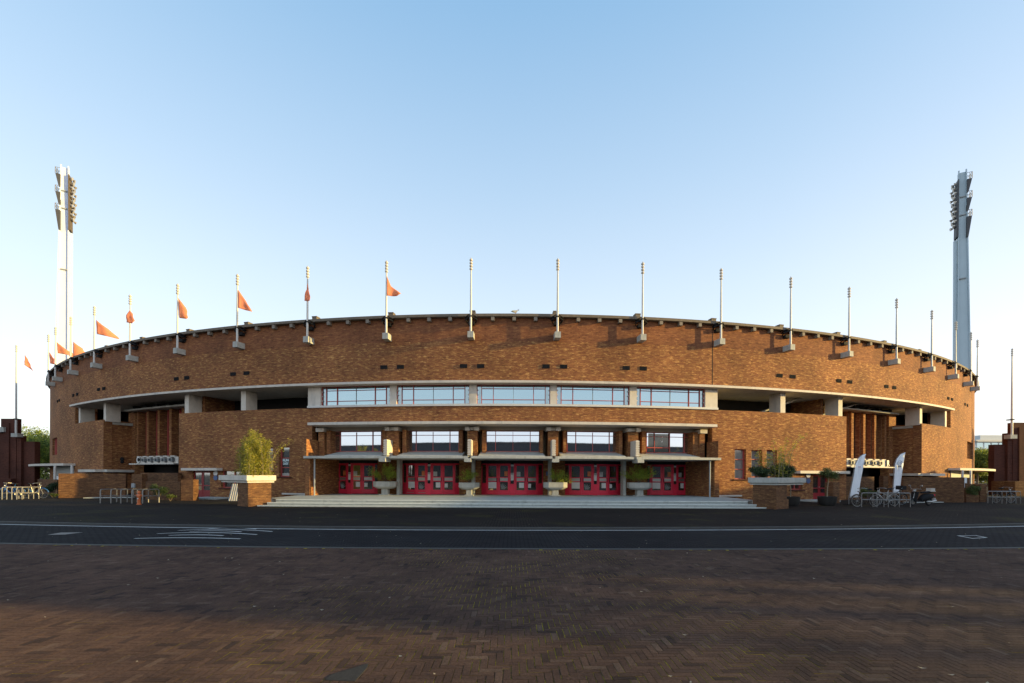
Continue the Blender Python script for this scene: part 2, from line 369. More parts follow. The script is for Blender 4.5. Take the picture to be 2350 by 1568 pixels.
# ------------------------------------------------------------------ ground, road, forecourt, kerbs
mb=MB(); mb.face([(-1500,-800,-.062),(1500,-800,-.062),(1500,2200,-.062),(-1500,2200,-.062)])
tag(mb.build('ground',M['groundm']),kind='structure')
def arcline(x, z0, rho, xc=0.0): return z0+rho-math.sqrt(max(rho*rho-(x-xc)**2,0))
def kerbn(x): return arcline(x,10.8,160)              # plaza edge of the road
def kerbf(x): return arcline(x,14.95,110,-2)          # forecourt edge of the road
xs=[-70+2*k for k in range(71)]
def strip(fa, fb, z, name, mat, lab=None, cat=None, x=xs, thick=None):
    mb=MB()
    for a,b in zip(x,x[1:]):
        q=[(a,fa(a)),(b,fa(b)),(b,fb(b)),(a,fb(a))]
        if thick: mb.hexa([(p[0],p[1],z-thick) for p in q],[(p[0],p[1],z) for p in q])
        else: mb.face([(p[0],p[1],z) for p in q])
    return mb.build(name,mat)
tag(strip(lambda x:kerbn(x)+.06,lambda x:kerbf(x)+.02,-.055,'road',M['road']),kind='structure')
M['kerbc']=plain('kerb_concrete',(.065,.065,.063),.8,var=.25,scale=2)
tag(strip(lambda x:kerbn(x)-.06,lambda x:kerbn(x)+.07,-.02,'kerb',M['kerbc'],thick=.035),kind='structure')
tag(strip(lambda x:kerbf(x),lambda x:kerbf(x)+.13,.006,'kerb',M['kerbc'],thick=.06),kind='structure')
xf=[-70+2*k for k in range(71)]
mb=MB()
for a,b2 in zip(xf,xf[1:]): mb.face([(a,kerbf(a)+.131,0),(b2,kerbf(b2)+.131,0),(b2,135,0),(a,135,0)])
tag(mb.build('pavement',M['sidewalk']),kind='structure')
M['line']=plain('white_road_paint',(.50,.50,.49),.7,var=.3,scale=3,dirt=(.25,.25,.25))
tag(strip(lambda x:kerbf(x)-.36,lambda x:kerbf(x)-.22,-.049,'road_marking',M['line']),kind='structure')
mb=MB()
for (x0,x1,ya,ym,yb) in ((308.6,551.6,1236,1234.3,1236.8),(388,513,1229,1227.6,1229.4),(361,590,1225,1222.3,1227),(435,554,1220,1218.3,1220.6),(409,625,1217.5,1215.2,1220),(478,588,1213.4,1212.4,1214.6)):
    A=ground(x0,ya,-.05); C=ground((x0+x1)/2,ym,-.05); B=ground(x1,yb,-.05)
    pts=[]
    for k in range(9):
        t=k/8; pts.append(A*(1-t)*(1-2*t)+C*4*t*(1-t)+B*t*(2*t-1))
    for a,b2 in zip(pts,pts[1:]): mb.face([(a.x,a.y-.05,-.049),(b2.x,b2.y-.05,-.049),(b2.x,b2.y+.05,-.049),(a.x,a.y+.05,-.049)])
tag(mb.build('road_marking',M['line']),kind='structure')
def ground_patch(name,pts,mat,lab,cat,h=-.049):
    q=[ground(x,y,h) for x,y in pts]; c=sum(q,Vector())/len(q)
    mb=MB(); mb.prism([(p.x,p.y) for p in q][::-1] if (q[1]-q[0]).cross(q[2]-q[1]).z<0 else [(p.x,p.y) for p in q],h-.004,h+.003)
    return tag(mb.build(name,mat),lab,cat)
M['slab']=plain('stone_slab',(.055,.05,.045),.9,var=.4,scale=30,spec=.1)
M['cover']=plain('cast_iron',(.11,.115,.12),.45,metal=.3,var=.3,scale=20)
ground_patch('manhole_cover',[(110,1227.5),(150,1227),(190,1222),(140,1222.6)],M['cover'],'grey metal access cover set in the road left of the white stripes','manhole cover')
mb=MB(); q=[ground(x,y,-.049) for x,y in ((2195,1229.5),(2240,1229.0),(2267,1234),(2232,1236.5))]
c=sum(q,Vector())/4
for k in range(4):
    a,b2=q[k],q[(k+1)%4]; ai,bi=a+(c-a)*.22,b2+(c-b2)*.22
    mb.face([(p.x,p.y,-.047) for p in (a,b2,bi,ai)])
tag(mb.build('road_marking',M['line']),kind='structure')
ground_patch('manhole_cover',[(746,1561),(760,1549),(846,1523),(843,1533),(815,1564)],M['slab'],'speckled grey stone slab let into the herringbone bricks in front','paving slab',-.028)
# herringbone bricks of the near plaza, each laid a little out of true
def herringbone():
    W,n=.072,3; L=W*n; rec=[]
    j0,j1=int(2.9/W),int(12.4/W)
    for j in range(j0,j1):
        y=j*W; half=1.22*y+2.2
        for i in range(int(-half/W),int(half/W)):
            k=(i-j)%(2*n)
            if k==0: rec.append((i*W,y,L,W))
            elif (j-i)%(2*n)==1: rec.append((i*W,y,W,L))
    A=np.array(rec); 
    yc=A[:,1]+A[:,3]/2; xc=A[:,0]+A[:,2]/2
    edge=160+10.8-np.sqrt(160**2-xc**2)-.062
    A=A[A[:,1]+A[:,3]<edge+.11]
    N=len(A); g=RNG.uniform(.0018,.0042,(N,1))
    x0=A[:,0:1]+g; x1=A[:,0:1]+A[:,2:3]-g; y0=A[:,1:2]+g; y1=A[:,1:2]+A[:,3:4]-g
    bv=.003; top=-.030+RNG.normal(0,.0006,(N,1)); tx=RNG.normal(0,.004,(N,1)); ty=RNG.normal(0,.004,(N,1))
    cx=(x0+x1)/2; cy=(y0+y1)/2
    def V(x,y,z): return np.stack([x[:,0],y[:,0],(z+tx*(x-cx)+ty*(y-cy))[:,0]],1)
    z1=top; z0=top-.0009; zb=top-.03
    vs=[V(x0,y0,zb),V(x1,y0,zb),V(x1,y1,zb),V(x0,y1,zb),V(x0,y0,z0),V(x1,y0,z0),V(x1,y1,z0),V(x0,y1,z0),V(x0+bv,y0+bv,z1),V(x1-bv,y0+bv,z1),V(x1-bv,y1-bv,z1),V(x0+bv,y1-bv,z1)]
    Vt=np.stack(vs,1).reshape(-1,3)
    F=np.array([[8,9,10,11],[4,5,9,8],[5,6,10,9],[6,7,11,10],[7,4,8,11],[0,1,5,4],[1,2,6,5],[2,3,7,6],[3,0,4,7]])
    Fa=(F[None]+12*np.arange(N)[:,None,None]).reshape(-1)
    me=bpy.data.meshes.new('plaza_paving'); me.vertices.add(len(Vt)); me.vertices.foreach_set('co',Vt.ravel())
    me.loops.add(len(Fa)); me.loops.foreach_set('vertex_index',Fa); nf=len(Fa)//4
    me.polygons.add(nf); me.polygons.foreach_set('loop_start',np.arange(nf)*4); me.polygons.foreach_set('loop_total',np.full(nf,4))
    at_=me.attributes.new('tone','FLOAT','POINT'); at_.data.foreach_set('value',np.repeat(np.clip(RNG.normal(.5,.22,N),0,1),12))
    me.polygons.foreach_set('use_smooth',np.zeros(nf,bool)); me.materials.append(M['pavebrick']); me.update(calc_edges=True)
    o=bpy.data.objects.new('plaza_paving',me); COL.objects.link(o); tag(o,kind='structure')
herringbone()
mb=MB(); xj=[-18+2*k for k in range(19)]
for a,b2 in zip(xj,xj[1:]): mb.face([(a,2.2,-.0337),(b2,2.2,-.0337),(b2,kerbn(b2)-.06,-.0337),(a,kerbn(a)-.06,-.0337)])
tag(mb.build('paving_bed',M['joint']),kind='structure')
# ------------------------------------------------------------------ the stadium
ST=thing('stadium','long curved brown brick stadium front with red doors, ribbon windows and pale ledges','stadium',(0,29,0))
H_PAR, H_LB, H_LT, H_TOP, H_BAND = 6.22, 7.64, 7.79, 11.95, 10.42
xl0,xl1,xr1,xr0=172,237,2115,2181          # balcony: outer end and corner on both sides
a=ang
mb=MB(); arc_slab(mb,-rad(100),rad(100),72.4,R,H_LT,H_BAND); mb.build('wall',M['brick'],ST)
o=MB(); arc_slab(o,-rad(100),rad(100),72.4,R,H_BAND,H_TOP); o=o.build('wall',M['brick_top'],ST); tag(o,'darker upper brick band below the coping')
mb=MB(); arc_wall(mb,-rad(100),a(xl0),72.4,R,0,H_LT,[(a(120),a(131),3.6,5.3)])
mb.build('wall',M['brick'],ST)
mb=MB(); arc_wall(mb,a(xr0),rad(100),72.4,R,0,H_LT,[(a(2219),a(2232),3.6,5.3)])
mb.build('wall',M['brick'],ST)
for p,q in ((xl0,xl1),(xr1,xr0)):
    mb=MB(); arc_slab(mb,a(p),a(q),72.4,R,0,H_PAR); mb.build('wall',M['brick'],ST)
TALL_L=[(566,588,1028,1082),(604,626,1027,1082),(640,664,1025,1094)]; TALL_R=[(1686,1712,1031,1100),(1724,1749,1033,1096),(1759,1783,1033,1096)]
LOW=[(507,560,1080,1120),(1815,1842,1100,1124)]; SD=[(442,482,1082),(1866,1900,1090)]
def hole(x0,x1,y0,y1): 
    xm=(x0+x1)/2; return (a(x0),a(x1),hgt(y1,xm),hgt(y0,xm))
xb0,xb1=410,1942; xe0,xe1=716,1634
mb=MB(); arc_wall(mb,a(xb0),a(xe0),72.5,R,0,H_PAR,[hole(*t) for t in TALL_L]+[hole(*LOW[0])]+[(a(SD[0][0]),a(SD[0][1]),0,hgt(SD[0][2],462))]); mb.build('wall',M['brick'],ST)
mb=MB(); arc_wall(mb,a(xe1),a(xb1),72.5,R,0,H_PAR,[hole(*t) for t in TALL_R]+[hole(*LOW[1])]+[(a(SD[1][0]),a(SD[1][1]),0,hgt(SD[1][2],1883))]); mb.build('wall',M['brick'],ST)
mb=MB(); arc_slab(mb,a(xe0),a(xe1),72.5,R,5.13,H_PAR); mb.build('wall',M['brick'],ST)
# coping, corbels, parapet piers
mb=MB(); arc_slab(mb,-rad(100),rad(100),72.2,R+.32,H_TOP,H_TOP+.17); mb.build('coping',M['pierc'],ST)
mb=MB(); arc_slab(mb,-rad(100),rad(100),60,72.39,11.5,11.7); mb.build('roof',M['grey'],ST)
POLES=[110,126,161,215,297,406,543,704,885,1079,1278,1473,1653,1813,1947,2056,2137,2192,2227,2242]
PH=[a(x,73.47) for x in POLES]
cb=MB(); cb.box(-.11,.11,-.27,.0,-.25,0); proto=None
phs=[]
for p,q in zip(PH,PH[1:]): phs+= [p+(q-p)*k/4 for k in (1,2,3)]
def place(o, phi, r, h):
    p=P(phi,r,h)-OFF[ST.name]; o.location=p; o.rotation_euler=(0,0,phi)
def copies(mb,name,mat,plist,r,h):
    o=mb.build(name,mat,ST,world=False); place(o,plist[0],r,h)
    for p in plist[1:]:
        c=o.copy(); COL.objects.link(c); place(c,p,r,h)
copies(cb,'corbel',M['cap'],[p for p in phs if abs(p)<rad(36)],R+.002,H_TOP-.002)
pb=MB(); pb.box(-.17,.17,-.02,.36,0,.36); pb.box(-.19,.19,-.04,.38,.36,.42)
copies(pb,'parapet_pier',M['pierc'],PH,R-.3,H_TOP+.171)
# small air bricks in the upper wall
VENTS=[(136,924.5),(132,926),(177,908.6),(168,912),(226,896),(238,894),(404,870.7),(428,868.6),(534.4,859.5),(565,857.4),(880,842.8),(918,842),(1063,840.5),(1102,840.5),(1252,841),(1292.5,841),(1436,845),(1475,846),(1788,864),(1818,865.5),(1924,875.7),(1949,878),(2033,889.6),(2051,892.5),(2175,919),(2183.6,921),(2213.5,933.5),(2219,935)]
vb=MB(); vb.box(-.24,.24,-.02,.0,-.11,.11)
for k in range(6):
    x=-.22+.088*k; vb.box(x-.014,x+.014,-.045,-.02,-.11,.11)
vb.box(-.24,.24,-.055,-.02,.11,.135)
copies(vb,'vent',M['black'],[a(x) for x,y in VENTS],R,hgt(841,1180))
# long ledge with its soffit, balcony behind it
mb=MB(); arc_slab(mb,a(160,73.5),a(2189,73.5),69.2,73.55,H_LB,H_LT-.002); mb.build('ledge',M['ledge'],ST)
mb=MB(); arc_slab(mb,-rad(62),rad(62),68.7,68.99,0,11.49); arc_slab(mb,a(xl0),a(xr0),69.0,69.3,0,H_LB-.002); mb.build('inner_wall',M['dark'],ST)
mb=MB(); arc_slab(mb,a(xl0),a(237),69.3,72.39,5.9,6.1); arc_slab(mb,a(xb0),a(xb1),69.3,72.49,5.9,6.1); arc_slab(mb,a(2115),a(xr0),69.3,72.39,5.9,6.1); mb.build('balcony_floor',M['grey'],ST)
pc=MB(); pc.box(-.21,.21,0,.95,6.05,H_LB-.001)
for x in (182,240,428,558,1796,1928,2113,2170):
    o=MB(); rbox(o,a(x,72.9),.42,71.9,72.9,6.1,H_LB-.001); o.build('column',M['ledge'],ST)
for x in (444,449,1885,1893,1900):
    o=MB(); p=P(a(x,71.6),71.6,0); o.tube([(p.x,p.y,6.1),(p.x,p.y,H_LB)],.06,8); o.build('pipe',M['ledge'],ST)
for x in (1700,1830):
    o=MB(); f=Fr(P(a(x,70.5),71.5,0),P(a(x+110,70.5),71.5,0)); b=[f.p(0,.2,6.2),f.p(.3,.2,6.2),f.p(.3,-.2,6.2),f.p(0,-.2,6.2)]; t=[q+f.e*(f.w-.3)+Vector((0,0,1.43)) for q in b]; o.hexa(b,t); o.build('raker_beam',M['grey'],ST)
for x in (432,1920):
    o=MB(); rbox(o,a(x),.25,69.31,71.85,6.11,H_LB-.002); o.build('inner_wall',M['brick'],ST)
# ribbon windows
def frame_window(name,A,B,h0,h1,vs,hs,fw,fm,gm,dep=.12,inset=0.0,parent=ST,paneparts=None):
    f=Fr(A,B); mb=MB(); W=f.w
    f.box(mb,0,fw,-dep,0,h0,h1); f.box(mb,W-fw,W,-dep,0,h0,h1); f.box(mb,fw,W-fw,-dep,0,h1-fw,h1); f.box(mb,fw,W-fw,-dep,0,h0,h0+fw)
    for s in vs: f.box(mb,s*W-fw/2,s*W+fw/2,-dep,-.004,h0+fw,h1-fw)
    lim=(fw,W-fw)
    for (hh,s0,s1) in hs:
        z=h0+(h1-h0)*hh; f.box(mb,max(s0*W,fw)+fw*.5*(s0>0),min(s1*W,W-fw)-fw*.5*(s1<1),-dep,-.008,z-fw*.4,z+fw*.4)
    o=mb.build(name,fm,parent); g=MB(); f.box(g,fw*.6,W-fw*.6,-dep*.6-.02,-dep*.6,h0+fw*.6,h1-fw*.6); g.build('pane',gm,o)
    return o,f
UW=[(735,894),(909,1076),(1093,1262),(1277,1444.5),(1460.6,1618)]
SB,ST_=6.36,H_LB-.001
mb=MB(); arc_slab(mb,a(706),a(1646),72.3,73.10,H_PAR+.002,6.36); mb.build('window_sill',M['white'],ST)
edges=[706]+[x for w_ in UW for x in w_]+[1646]
for x0,x1 in zip(edges[0::2],edges[1::2]):
    mb=MB(); arc_slab(mb,a(x0,73.0),a(x1,73.0),72.4,73.0,6.362,H_LB-.002); mb.build('window_pier',M['ledge'],ST)
for k,(x0,x1) in enumerate(UW):
    A,B=P(a(x0,73),72.86,0),P(a(x1,73),72.86,0)
    o,f=frame_window('window',A,B,6.362,H_LB-.003,[.065,.225,.775,.935],[(.24,.065,.935),(.80,.065,.935)],.042,M['redframe'],M['glass'])
    g=MB(); f.box(g,f.w*.5-.012,f.w*.5+.012,-.09,-.03,6.45,7.58); g.build('glazing_joint',M['panel'],o)
    for s0,s1 in ((.02,.06),(.94,.98)):
        g=MB(); f.box(g,f.w*s0,f.w*s1,-.066,-.06,6.43,H_LB-.07); g.build('pane',M['glassvent'],o)
    for s0,s1 in ((.075,.215),(.785,.925)):
        if k in (1,2,3): g=MB(); f.box(g,f.w*s0,f.w*s1,-.066,-.06,7.40,H_LB-.06); g.build('pane',M['glassvent'],o)
    for s in (.012,.988):
        g=MB()
        for q in (.25,.5,.75): f.box(g,f.w*s-.03,f.w*s+.03,.0,.05,6.4+1.2*q-.03,6.4+1.2*q+.03)
        g.build('hinge',M['white'],o)
# first-floor canopy, beam, piers, windows and the apron below them
mb=MB(); arc_slab(mb,a(705,74),a(1646,74),72.0,74.0,4.95,5.12); mb.build('canopy',M['ledge'],ST)
mb=MB(); arc_slab(mb,a(742,72.5),a(1608,72.5),71.6,72.45,4.70,4.949); mb.build('beam',M['soffit'],ST)
LW=[(760,875),(933.5,1053),(1115.5,1238),(1300.5,1419),(1483,1589)]
for k,(x0,x1) in enumerate(LW):
    A,B=P(a(x0,72.2),72.2,0),P(a(x1,72.2),72.2,0)
    o,f=frame_window('window',A,B,3.30,4.69,[.175,.825],[(.79,0,.175),(.79,.175,.825),(.79,.825,1)],.04,M['redframe'],M['glass2'])
    g=MB(); f.box(g,f.w*.5-.014,f.w*.5+.014,-.09,-.02,3.35,4.62); g.build('glazing_joint',M['redframe'],o)
    if k==4:
        g=MB(); f.box(g,f.w*.05,f.w*.17,-.066,-.058,3.36,4.62); f.box(g,f.w*.19,f.w*.49,-.066,-.058,3.36,4.60); g.build('pane',M['openglass'],o)
        for q in (.58,.80):
            g=MB(); f.box(g,f.w*.32,f.w*.36,-.057,-.053,3.3+1.39*q-.07,3.3+1.39*q+.05); g.build('sticker',M['paper'],o)
        g=MB(); f.box(g,f.w*.02,f.w*.49,-.05,.02,3.62,3.68); f.box(g,f.w*.49,f.w*.505,-.05,.03,3.34,4.64); g.build('sash_bar',M['redframe'],o)
mb=MB(); arc_slab(mb,a(735),a(1615),71.2,71.5,2.93,4.949); mb.build('inner_wall',M['tan'],ST)
PIER=[(886,914.6),(1072,1095),(1257.5,1281),(1441,1464.5)]
JAMB=[(749,758),(876,885),(923,932),(1052.5,1061),(1106,1114.5),(1239,1246),(1292.5,1299.5),(1420,1428),(1473,1482),(1590,1604)]
for x0,x1 in PIER:
    mb=MB(); arc_slab(mb,a(x0,73),a(x1,73),71.5,73.0,2.925,4.62); mb.build('pier',M['brick'],ST)
    pm=(a(x0,73)+a(x1,73))/2
    mb=MB(); rbox(mb,pm-.0042,.29,72.2,73.2,4.621,4.86); rbox(mb,pm+.0042,.29,72.2,73.2,4.621,4.86); rbox(mb,pm,.3,72.2,73.0,4.66,4.86); mb.build('capital',M['ledge'],ST)
for x0,x1 in JAMB:
    mb=MB(); arc_slab(mb,a(x0,72.8),a(x1,72.8),71.5,72.8,3.1,4.699); mb.build('pier',M['brick'],ST)
for x0,x1 in ((730,744),(1605,1617)):
    mb=MB(); arc_slab(mb,a(x0,72.9),a(x1,72.9),71.5,72.9,2.925,4.60); mb.build('pier',M['brick'],ST)
    mb=MB(); arc_slab(mb,a(x0-2,72.9),a(x1+2,72.9),72.0,73.1,4.601,4.86); mb.build('capital',M['ledge'],ST)
BX=[696,889,1077,1271,1458,1655]
for x0,x1 in zip(BX,BX[1:]):
    p0,p1=a(x0,74.3)+(.0012 if x0>700 else 0),a(x1,74.3)-(.0012 if x1<1650 else 0)
    mb=MB(); arc_slab(mb,p0,p1,70.0,74.3,2.77,2.92); mb.build('canopy',M['grey'],ST)
    n=6; mb=MB(); q0,q1=p0+.006+(.012 if x0<700 else 0),p1-.006-(.012 if x1>1650 else 0)
    for k in range(n):
        u,v=q0+(q1-q0)*k/n,q0+(q1-q0)*(k+1)/n
        mb.hexa([P(u,74.05,2.921),P(v,74.05,2.921),P(v,72.0,2.921),P(u,72.0,2.921)],[P(u,74.04,2.96),P(v,74.04,2.96),P(v,72.2,3.295),P(u,72.2,3.295)])
    mb.build('apron',M['grey'],ST)
for x in (889,1077,1271,1458):
    ph=a(x,73.5); sgn=-1 if x<1175 else 1
    mb=MB(); rbox(mb,ph+sgn*-.001,.17,73.02,74.0,2.962,3.98)
    for k in range(7): rbox(mb,ph+sgn*-.001,.24,73.478,74.06,2.97+.145*k,2.97+.145*k+.105)
    mb.build('canopy_fin',M['ledge'],ST)
    mb=MB(); rbox(mb,ph,.42,73.5,74.42,2.55,2.765); mb.build('gutter_block',M['grey'],ST)
    mb=MB(); rbox(mb,ph,.2,71.0,71.55,.34,2.769); mb.build('column',M['grey'],ST)
# flank walls of the porch
for x,s in ((703,1),(1648,-1)):
    ph=a(x,74.0)
    mb=MB(); rbox(mb,ph,.34,R+.002,74.25,2.921,4.02); mb.build('flank_wall',M['brick'],ST)
    mb=MB(); rbox(mb,ph+s*.002,.34,70.0,74.1,0,2.768); mb.build('flank_wall',M['brick'],ST)
    q=P(ph+s*.008,74.0,0); mb=MB(); mb.tube([(q.x,q.y,.34),(q.x,q.y,2.62),(q.x,q.y,2.78)],[.05,.05,.09],10); mb.build('downpipe',M['panel'],ST)
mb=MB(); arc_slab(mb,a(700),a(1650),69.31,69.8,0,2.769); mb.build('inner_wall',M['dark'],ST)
# terrace
TH=.35
for r,h in ((77.8,TH),(78.2,.20),(78.6,.07)):
    pass
pe=rad(10.5)
STEPS=thing('entrance_steps','wide pale concrete terrace with three low steps in front of the red doors','steps',(0,25,0))
def stepf(x): return x*x/(2*420)
def stepslab(xe,y0,y1,h0,h1,name,mat,back=None):
    mb=MB(); n=14; X=[-xe+2*xe*k/n for k in range(n+1)]
    poly=[(x,y0+stepf(x)) for x in X]+([(xe,y1+stepf(xe))] if back is None else [])
    poly=[(x,y0+stepf(x)) for x in X]+(back if back else [(x,y1+stepf(x)) for x in X[::-1]])
    mb.prism(poly,h0,h1); return mb.build(name,mat,STEPS)
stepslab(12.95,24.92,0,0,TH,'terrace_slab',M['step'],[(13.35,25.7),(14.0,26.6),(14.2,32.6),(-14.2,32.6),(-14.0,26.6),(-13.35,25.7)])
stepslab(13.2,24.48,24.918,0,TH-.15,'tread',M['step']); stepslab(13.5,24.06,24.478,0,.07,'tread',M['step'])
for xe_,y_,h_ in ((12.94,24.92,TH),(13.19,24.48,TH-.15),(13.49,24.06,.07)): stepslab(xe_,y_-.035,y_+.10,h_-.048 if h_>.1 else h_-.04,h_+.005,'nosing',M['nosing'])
for q0,q1 in ((650,714),(1638,1700)):
    mb=MB(); arc_slab(mb,a(q0),a(q1),R+.002,R+.14,TH,TH+.10); mb.build('plinth',M['ledge'],ST)
# the five bowed door fronts
DG=[(752.6,872),(924,1056),(1105,1246),(1294.7,1427),(1480,1597)]
prev=a(704,70.4)
for k,(x0,x1) in enumerate(DG):
    pl,pr=a(x0,70.2),a(x1,70.2)
    mb=MB(); arc_slab(mb,prev,pl,69.8,70.6,0,2.769); mb.build('pier',M['brick'],ST); prev=pr
    A,B=P(pl,70.2,0),P(pr,70.2,0); F=Fr(A,B); W=F.w
    cuts=[0,.085,.275,.46,.54,.725,.915,1.0]
    bow=lambda s:.62*(1-(2*s-1)**2)
    pt=lambda s: F.p(s*W,bow(s),0)
    z0=TH
    def seg(u,v): return Fr(pt(u),pt(v))
    lint=[P(pl,69.8,0)]+[F.p(s*W,bow(s)-.02,0) for s in [q/12 for q in range(13)]]
    poly=[(p.x,p.y) for p in [F.p(W,-.4,0),F.p(0,-.4,0)]]+[(F.p(q/12*W,bow(q/12)-.03,0).x,F.p(q/12*W,bow(q/12)-.03,0).y) for q in range(13)]
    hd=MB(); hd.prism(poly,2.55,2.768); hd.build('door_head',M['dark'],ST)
    # fixed red frame: sides, centre post, threshold
    for u,v in ((0,.085),(.915,1.0)):
        fr=MB(); dg=MB(); f=seg(u,v); f.box(fr,0,.05,-.07,0,z0,2.55); f.box(fr,f.w-.05,f.w,-.07,0,z0,2.55); f.box(fr,.05,f.w-.05,-.07,0,z0,z0+.82); f.box(fr,.05,f.w-.05,-.07,0,2.46,2.55)
        f.box(dg,.04,f.w-.04,-.045,-.035,z0+.8,2.48)
        frame=fr.build('side_panel',M['red'],ST); dg.build('pane',M['doorglass'],frame)
    fr=MB(); dg=MB(); f=seg(.46,.54); f.box(fr,0,f.w,-.07,.01,z0,z0+.78); f.box(fr,0,.06,-.07,.01,z0+.78,2.55); f.box(fr,f.w-.06,f.w,-.07,.01,z0+.78,2.55)
    f.box(dg,.05,f.w-.05,-.045,-.035,z0+.77,2.5)
    frame=fr.build('door_frame',M['red'],ST); dg.build('pane',M['doorglass'],frame)
    g=MB(); f.box(g,.07,f.w-.07,-.03,-.02,z0+1.02,z0+1.55); g.build('poster',M['paper'],frame)
    g=MB(); f.box(g,.07,f.w-.07,-.03,-.02,z0+2.0,z0+2.12); g.build('notice',M['paper'],frame)
    g=MB()
    for q in range(3): f.box(g,f.w*(.28+.17*q),f.w*(.28+.17*q)+.025,-.019,-.016,z0+1.42,z0+1.53)
    for q in range(4): f.box(g,.08+q*.05,.115+q*.05,.012,.02,z0+.84,z0+.94)
    g.build('poster_print',M['black'],frame)
    for j,(u,v) in enumerate(((.085,.275),(.275,.46),(.54,.725),(.725,.915))):
        f=seg(u,v); w0=f.w; st=.13; d=MB()
        f.box(d,.006,st,-.055,0,z0+.02,2.54); f.box(d,w0-st,w0-.006,-.055,0,z0+.02,2.54)
        f.box(d,st,w0-st,-.055,0,z0+.02,z0+.34); f.box(d,st,w0-st,-.055,0,z0+.92,z0+1.25); f.box(d,st,w0-st,-.055,0,2.40,2.54)
        dr=d.build('door',M['red'],ST)
        g=MB(); f.box(g,st-.01,w0-st+.01,-.035,-.025,z0+.33,z0+.93); f.box(g,st-.01,w0-st+.01,-.035,-.025,z0+1.24,2.41); g.build('pane',M['doorglass'],dr)
        g=MB(); f.box(g,st+.01,w0-st-.01,.001,.008,z0+.98,z0+1.19); g.build('push_plate',M['chrome'],dr)
        hs=w0-.09 if j%2==0 else .09
        g=MB(); q=f.p(hs,.05,0); g.tube([(q.x,q.y,z0+.92),(q.x,q.y,z0+1.2)],.018,6); f.box(g,hs-.012,hs+.012,0,.05,z0+.93,z0+.96); f.box(g,hs-.012,hs+.012,0,.05,z0+1.16,z0+1.19); g.build('handle',M['black'],dr)
        if j==0: g=MB(); f.box(g,st+.01,w0-st-.01,-.024,-.02,z0+.46,z0+.9); g.build('poster',M['paper'],dr)
        if j==1:
            g=MB(); f.box(g,w0-st-.25,w0-st-.02,-.024,-.02,z0+1.32,z0+1.66); g.build('poster',M['orange'],dr)
            g=MB()
            for q in range(5):
                aa=-.3+.35*q; c0=f.p(st+.12+.04*q,-.022,z0+.4); c1=f.p(st+.12+.04*q+.22*math.sin(aa),-.022,z0+.4+.4*math.cos(aa)); g.tube([c0,(c0+c1)/2+Vector((0,0,.02)),c1],[.012,.03,.008],5)
            g.build('leaf_decal',M['panel'],dr)
        if j==2:
            g=MB(); f.box(g,st+.18,w0-st-.03,-.024,-.02,z0+.5,z0+.86); g.build('poster',M['paper'],dr)
            g=MB()
            for q in range(6): f.box(g,st+.02+.045*q,st+.045+.045*q,-.024,-.02,z0+1.3,z0+1.62)
            g.build('striped_poster',M['paper'],dr)
        if j==3: g=MB(); f.box(g,st+.02,st+.24,-.024,-.02,z0+.5,z0+.78); g.build('poster',M['paper'],dr)
    if k==1:
        for zz in (.12,1.3):
            f=seg(.085,.46); g=MB(); 
            for s0,s1 in ((.05,.4),(.62,.97)): f.box(g,f.w*s0,f.w*s1,.06,.075,z0+zz,z0+zz+.025)
            g.build('barrier_bar',M['chrome'],frame)
mb=MB(); arc_slab(mb,prev,a(1648,70.4),69.8,70.6,0,2.769); mb.build('pier',M['brick'],ST)
mb=MB(); q=a(1257,70.61); arc_slab(mb,q-.0016,q+.0016,70.601,70.615,1.72,2.0); mb.build('wall_plate',M['blue'],ST)
# windows and side doors in the brick either side of the porch
def pierced(x0,x1,y0,y1,hs,gm,r=72.82,fw=.06,vs=()):
    h=hole(x0,x1,y0,y1); return frame_window('window',P(h[0],r,0),P(h[1],r,0),h[2]+.002,h[3]-.002,list(vs),[(q,0,1) for q in hs],fw,M['redframe'],gm)
M['glasscurt']=glassmat('curtained_glass',(.9,.9,.92),.22,.06,(.20,.20,.19))
for k,t in enumerate(TALL_L):
    o,f=pierced(*t,[.30,.62] if k==2 else [.35,.66],M['glasscurt'] if k<2 else M['glassdim'])
    if k==2:
        h=hole(*t); zz=h[2]; hh=h[3]-h[2]
        g=MB(); f.box(g,.07,f.w-.07,-.085,-.07,zz+.06,zz+.24); g.build('sill_board',M['board'],o)
        SIGNWIN=(o,f,zz,hh)
for k,t in enumerate(TALL_R):
    o,f=pierced(*t,[.33,.66],M['glasscurt'])
    for q in (.33,.52,.7):
        g=MB(); h=hole(*t); f.box(g,f.w*q-.025,f.w*q+.025,-.085,-.075,h[2]+.08,h[3]-.08); g.build('curtain_fold',M['paper'],o)
for t in LOW: pierced(*t,[.5],M['glassdim'],vs=(.5,))
for t in TALL_L+TALL_R+LOW:
    h=hole(*t); mb=MB(); arc_slab(mb,h[0]-.002,h[1]+.002,72.6,R+.09,h[2]-.09,h[2]-.001); mb.build('window_sill',M['brick_dark'],ST)
def text(s,name,mat,parent,size,M4,ext=.006,bold=0.0):
    c=bpy.data.curves.new(name,'FONT'); c.body=s; c.size=size; c.extrude=ext; c.align_x='CENTER'; c.align_y='CENTER'; c.offset=bold
    t=bpy.data.objects.new(name,c); me=bpy.data.meshes.new_from_object(t); bpy.data.objects.remove(t); 
    off=OFF[parent.name] if parent is not None else Vector()
    me.transform(Matrix.Translation(-off)@M4); me.materials.clear(); me.materials.append(mat)
    o=bpy.data.objects.new(name,me); COL.objects.link(o); o.parent=parent; OFF[o.name]=off; return o
def facing(f,s,d,h):        # matrix whose x runs along the frame and y up
    p=f.p(s,d,h); return Matrix(((f.e.x,0,f.n.x,p.x),(f.e.y,0,f.n.y,p.y),(0,1,0,p.z),(0,0,0,1)))
o,f,zz,hh=SIGNWIN
